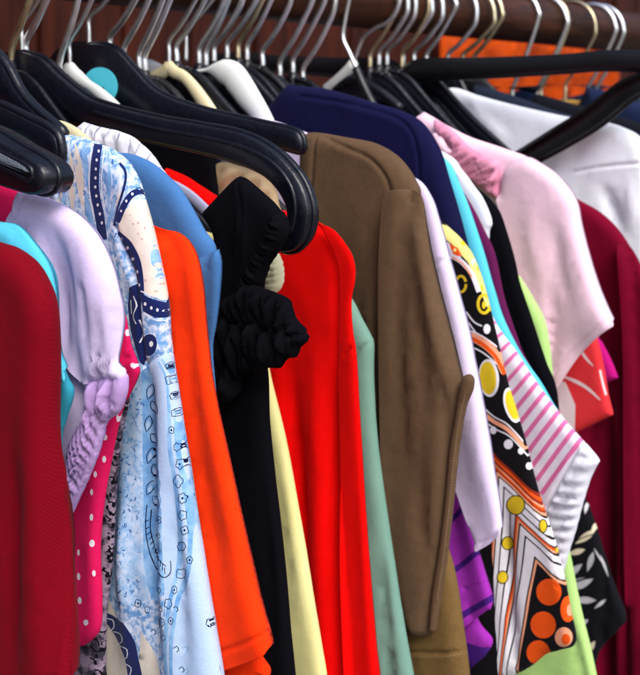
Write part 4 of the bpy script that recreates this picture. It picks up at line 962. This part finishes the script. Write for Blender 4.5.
panel('collar', .764, [(433,133,1),(440,134),(446,144),(452,152),(446,155),(440,150),(434,144)], PP, t, T=.003, w=.004, off=-.010, auto=.0005, grid=.003)

# 23 red and white print, floral, magenta
t = garment('red_print_top', .790, 'coral red top with white streaks hanging below the pale pink sleeve', 'top')
S = [(band([(563,376),(575,381),(588,389),(600,400)], [2,3.5,3,1]), 1), (band([(578,346),(586,358),(593,366)], [2,3,1]), 1), ([(556,380),(566,382),(575,405),(577,434),(570,440),(560,410)], 1), (band([(600,370),(603,384),(606,395)], 2), 1)]
panel('body', .790, [(430,130),(500,170),(560,240),(585,300),(596,335),(600,350),(604,370),(608,395),(613,415,1),(600,421),(578,432,1),(568,440),(540,440,1),(400,440,1),(380,200,1)], [cloth('coral_cotton', (226, 60, 66), (214, 44, 52), mscale=40), cloth('coral_print_white', (236, 222, 226))], t, T=.006, w=.009, auto=.0015, shapes=S)
FK = cloth('floral_black', (20, 20, 26)); FW = cloth('floral_white', (210, 208, 214), (176, 176, 186), mscale=50); FC = cloth('floral_cream', (224, 214, 186))
t = garment('floral_top', .804, 'black top with grey-white and cream floral shapes, low between the striped and burgundy ones', 'top')
S = []; r2 = random.Random(21)
for cx, cy, w_, h_, rt, c_ in ((578,584,9,44,1.25,1),(572,572,6,36,.9,1),(584,600,6,34,1.6,1),(590,562,5,30,.3,1),(585,537,6,34,.95,2),(576,552,5,26,1.3,2),(594,528,4,22,.5,2),(586,508,3,18,.2,1),(604,566,2.2,34,-.35,1),(598,556,1.6,26,-.5,1),(560,402,6,22,.5,1),(566,424,4,20,1.,2),(556,440,5,18,.2,1),(600,604,3,22,.9,1),(580,624,6,26,1.1,1),(590,648,5,24,.6,2)): S.append(lens(cx, cy, w_*.75, h_*.72, rt, c_))
S += [(band([(560,590),(575,582),(592,578),(604,584)], [1,2,2,.6]), 0), (band([(572,544),(582,538),(594,534)], 1.2), 0), (ell(559,402,3,6,12), 0), (ell(592,545,2.4,3,10), 0)]
panel('body', .804, [(430,130),(500,180),(545,260),(560,330),(566,400),(574,450),(582,490),(590,510),(600,540),(612,578),(626,615),(620,628),(600,650),(594,680),(598,720)], [FK, FW, FC], t, T=.006, w=.010, mirror=True, auto=.0025, shapes=S, folds=[([(596,540),(604,590),(600,650)], -.004, 5)])
t = garment('magenta_top', .818, 'magenta top, a small corner right of the coral red one', 'top')
panel('body', .818, [(430,130),(520,180),(575,270),(595,330),(603,344),(612,362),(618,378,1),(600,384),(560,388,1),(420,388,1),(380,240,1)], cloth('magenta_cotton', (188, 20, 122)), t, T=.005, w=.008, auto=.0015)

# 24 burgundy
BU = cloth('burgundy_jersey', (122, 4, 40), (102, 2, 32), weave=.0012)
t = garment('burgundy_dress', .846, 'long burgundy dress filling the right edge below the white top', 'dress')
panel('body', .846, [(440,130),(510,165),(560,190),(584,203),(598,211),(613,224),(627,242),(636,262),(640,300),(646,400),(650,520),(655,700)], BU, t, T=.009, w=.015, mirror=True, auto=.006, lam=.035, folds=[([(606,380),(604,520),(606,700)], -.009, 11), ([(590,330),(588,500)], -.005, 9), ([(620,360),(620,520),(622,700)], .006, 10)])
panel('sleeve', .846, [(620,244,1),(630,246),(640,262),(652,290),(662,340),(672,450),(680,600),(684,800,1),(636,800,1),(630,600),(628,450),(626,330)], BU, t, base=LAST[0], sew=(9, 12), T=.009, w=.015, off=-.006, auto=.003, lam=.025)

# 25 white top at the back
WT = cloth('white_tee_cotton', (246, 249, 255), (244, 247, 255), weave=.0014, amt=.3)
t = garment('crew_shirt', .890, 'bluish white top under the empty black hanger at the upper right', 'top')
panel('body', .890, [(431,99,1),(438,92),(455,88),(480,96),(510,104),(545,112),(570,117),(605,122),(625,128),(641,138),(652,160),(660,200),(668,280),(680,420),(690,600)], WT, t, T=.010, w=.016, mirror=True, neck=False, auto=.002, top_fade=.02,
      seams=[[(576,172),(595,168),(620,165),(650,163)]], folds=[([(445,92),(452,110),(480,135)], -.004, 7), ([(470,98),(480,115),(500,135)], .003, 7), ([(600,175),(612,210),(622,245)], -.005, 9), ([(630,170),(634,240)], .004, 8)])

# 26 dark things behind the white one
for X, lab, rgb, o in ((.955, 'dark slate jacket, first behind the white top', (34, 40, 56), [(440,84),(480,86),(520,98),(560,112),(600,122),(640,134),(665,160),(690,260),(700,500)]),
                       (1.04, 'black jacket, second behind the white top', (20, 22, 30), [(470,84),(520,90),(560,100),(600,112),(640,124),(670,150),(700,260),(720,500)]),
                       (1.16, 'dark navy coat under the right arcs of the rail', (30, 40, 72), [(540,84),(580,86),(610,92),(640,104),(680,124),(710,180),(730,300),(740,500)]),
                       (1.28, 'blue-grey coat at the far right end of the row', (52, 64, 92), [(590,84),(620,88),(650,96),(690,112),(730,160),(750,300),(760,500)])):
    o_ = panel('dark_coat', X, o, cloth('coat_%d' % int(X*100), rgb), None, T=.012, w=.02, mirror=True, neck=True, auto=.004, grid=.008, zb=-.65); tag(o_, lab, 'coat', 'dark coats at the far end')

# ------------------------------------------------------------------ light
wd = bpy.data.worlds.new('World'); scene.world = wd; wd.use_nodes = True; nt = wd.node_tree
bg = nt.nodes['Background']; sky = nt.nodes.new('ShaderNodeTexSky'); sky.sky_type = 'NISHITA'; sky.sun_disc = False
EL, AZ = math.radians(50), math.radians(-118)   # direction towards the sun, azimuth from +x
sky.sun_elevation = EL; sky.sun_rotation = math.pi/2 - AZ; sky.dust_density = 3; sky.air_density = 1.0
nt.links.new(sky.outputs[0], bg.inputs[0]); bg.inputs[1].default_value = .15
sl = bpy.data.lights.new('sun', 'SUN'); so = bpy.data.objects.new('sun', sl); COL.objects.link(so)
sl.energy = 2.0; sl.angle = math.radians(32); sl.color = (1, .975, .945)
dv = Vector((math.cos(EL)*math.cos(AZ), math.cos(EL)*math.sin(AZ), math.sin(EL)))
so.rotation_euler = dv.to_track_quat('Z', 'Y').to_euler(); so.location = dv*3
vs_ = scene.view_settings; vs_.view_transform = 'Standard'; vs_.look = 'None'; vs_.gamma = 1; vs_.exposure = 0.52
scene.cycles.max_bounces = 6; scene.cycles.diffuse_bounces = 3
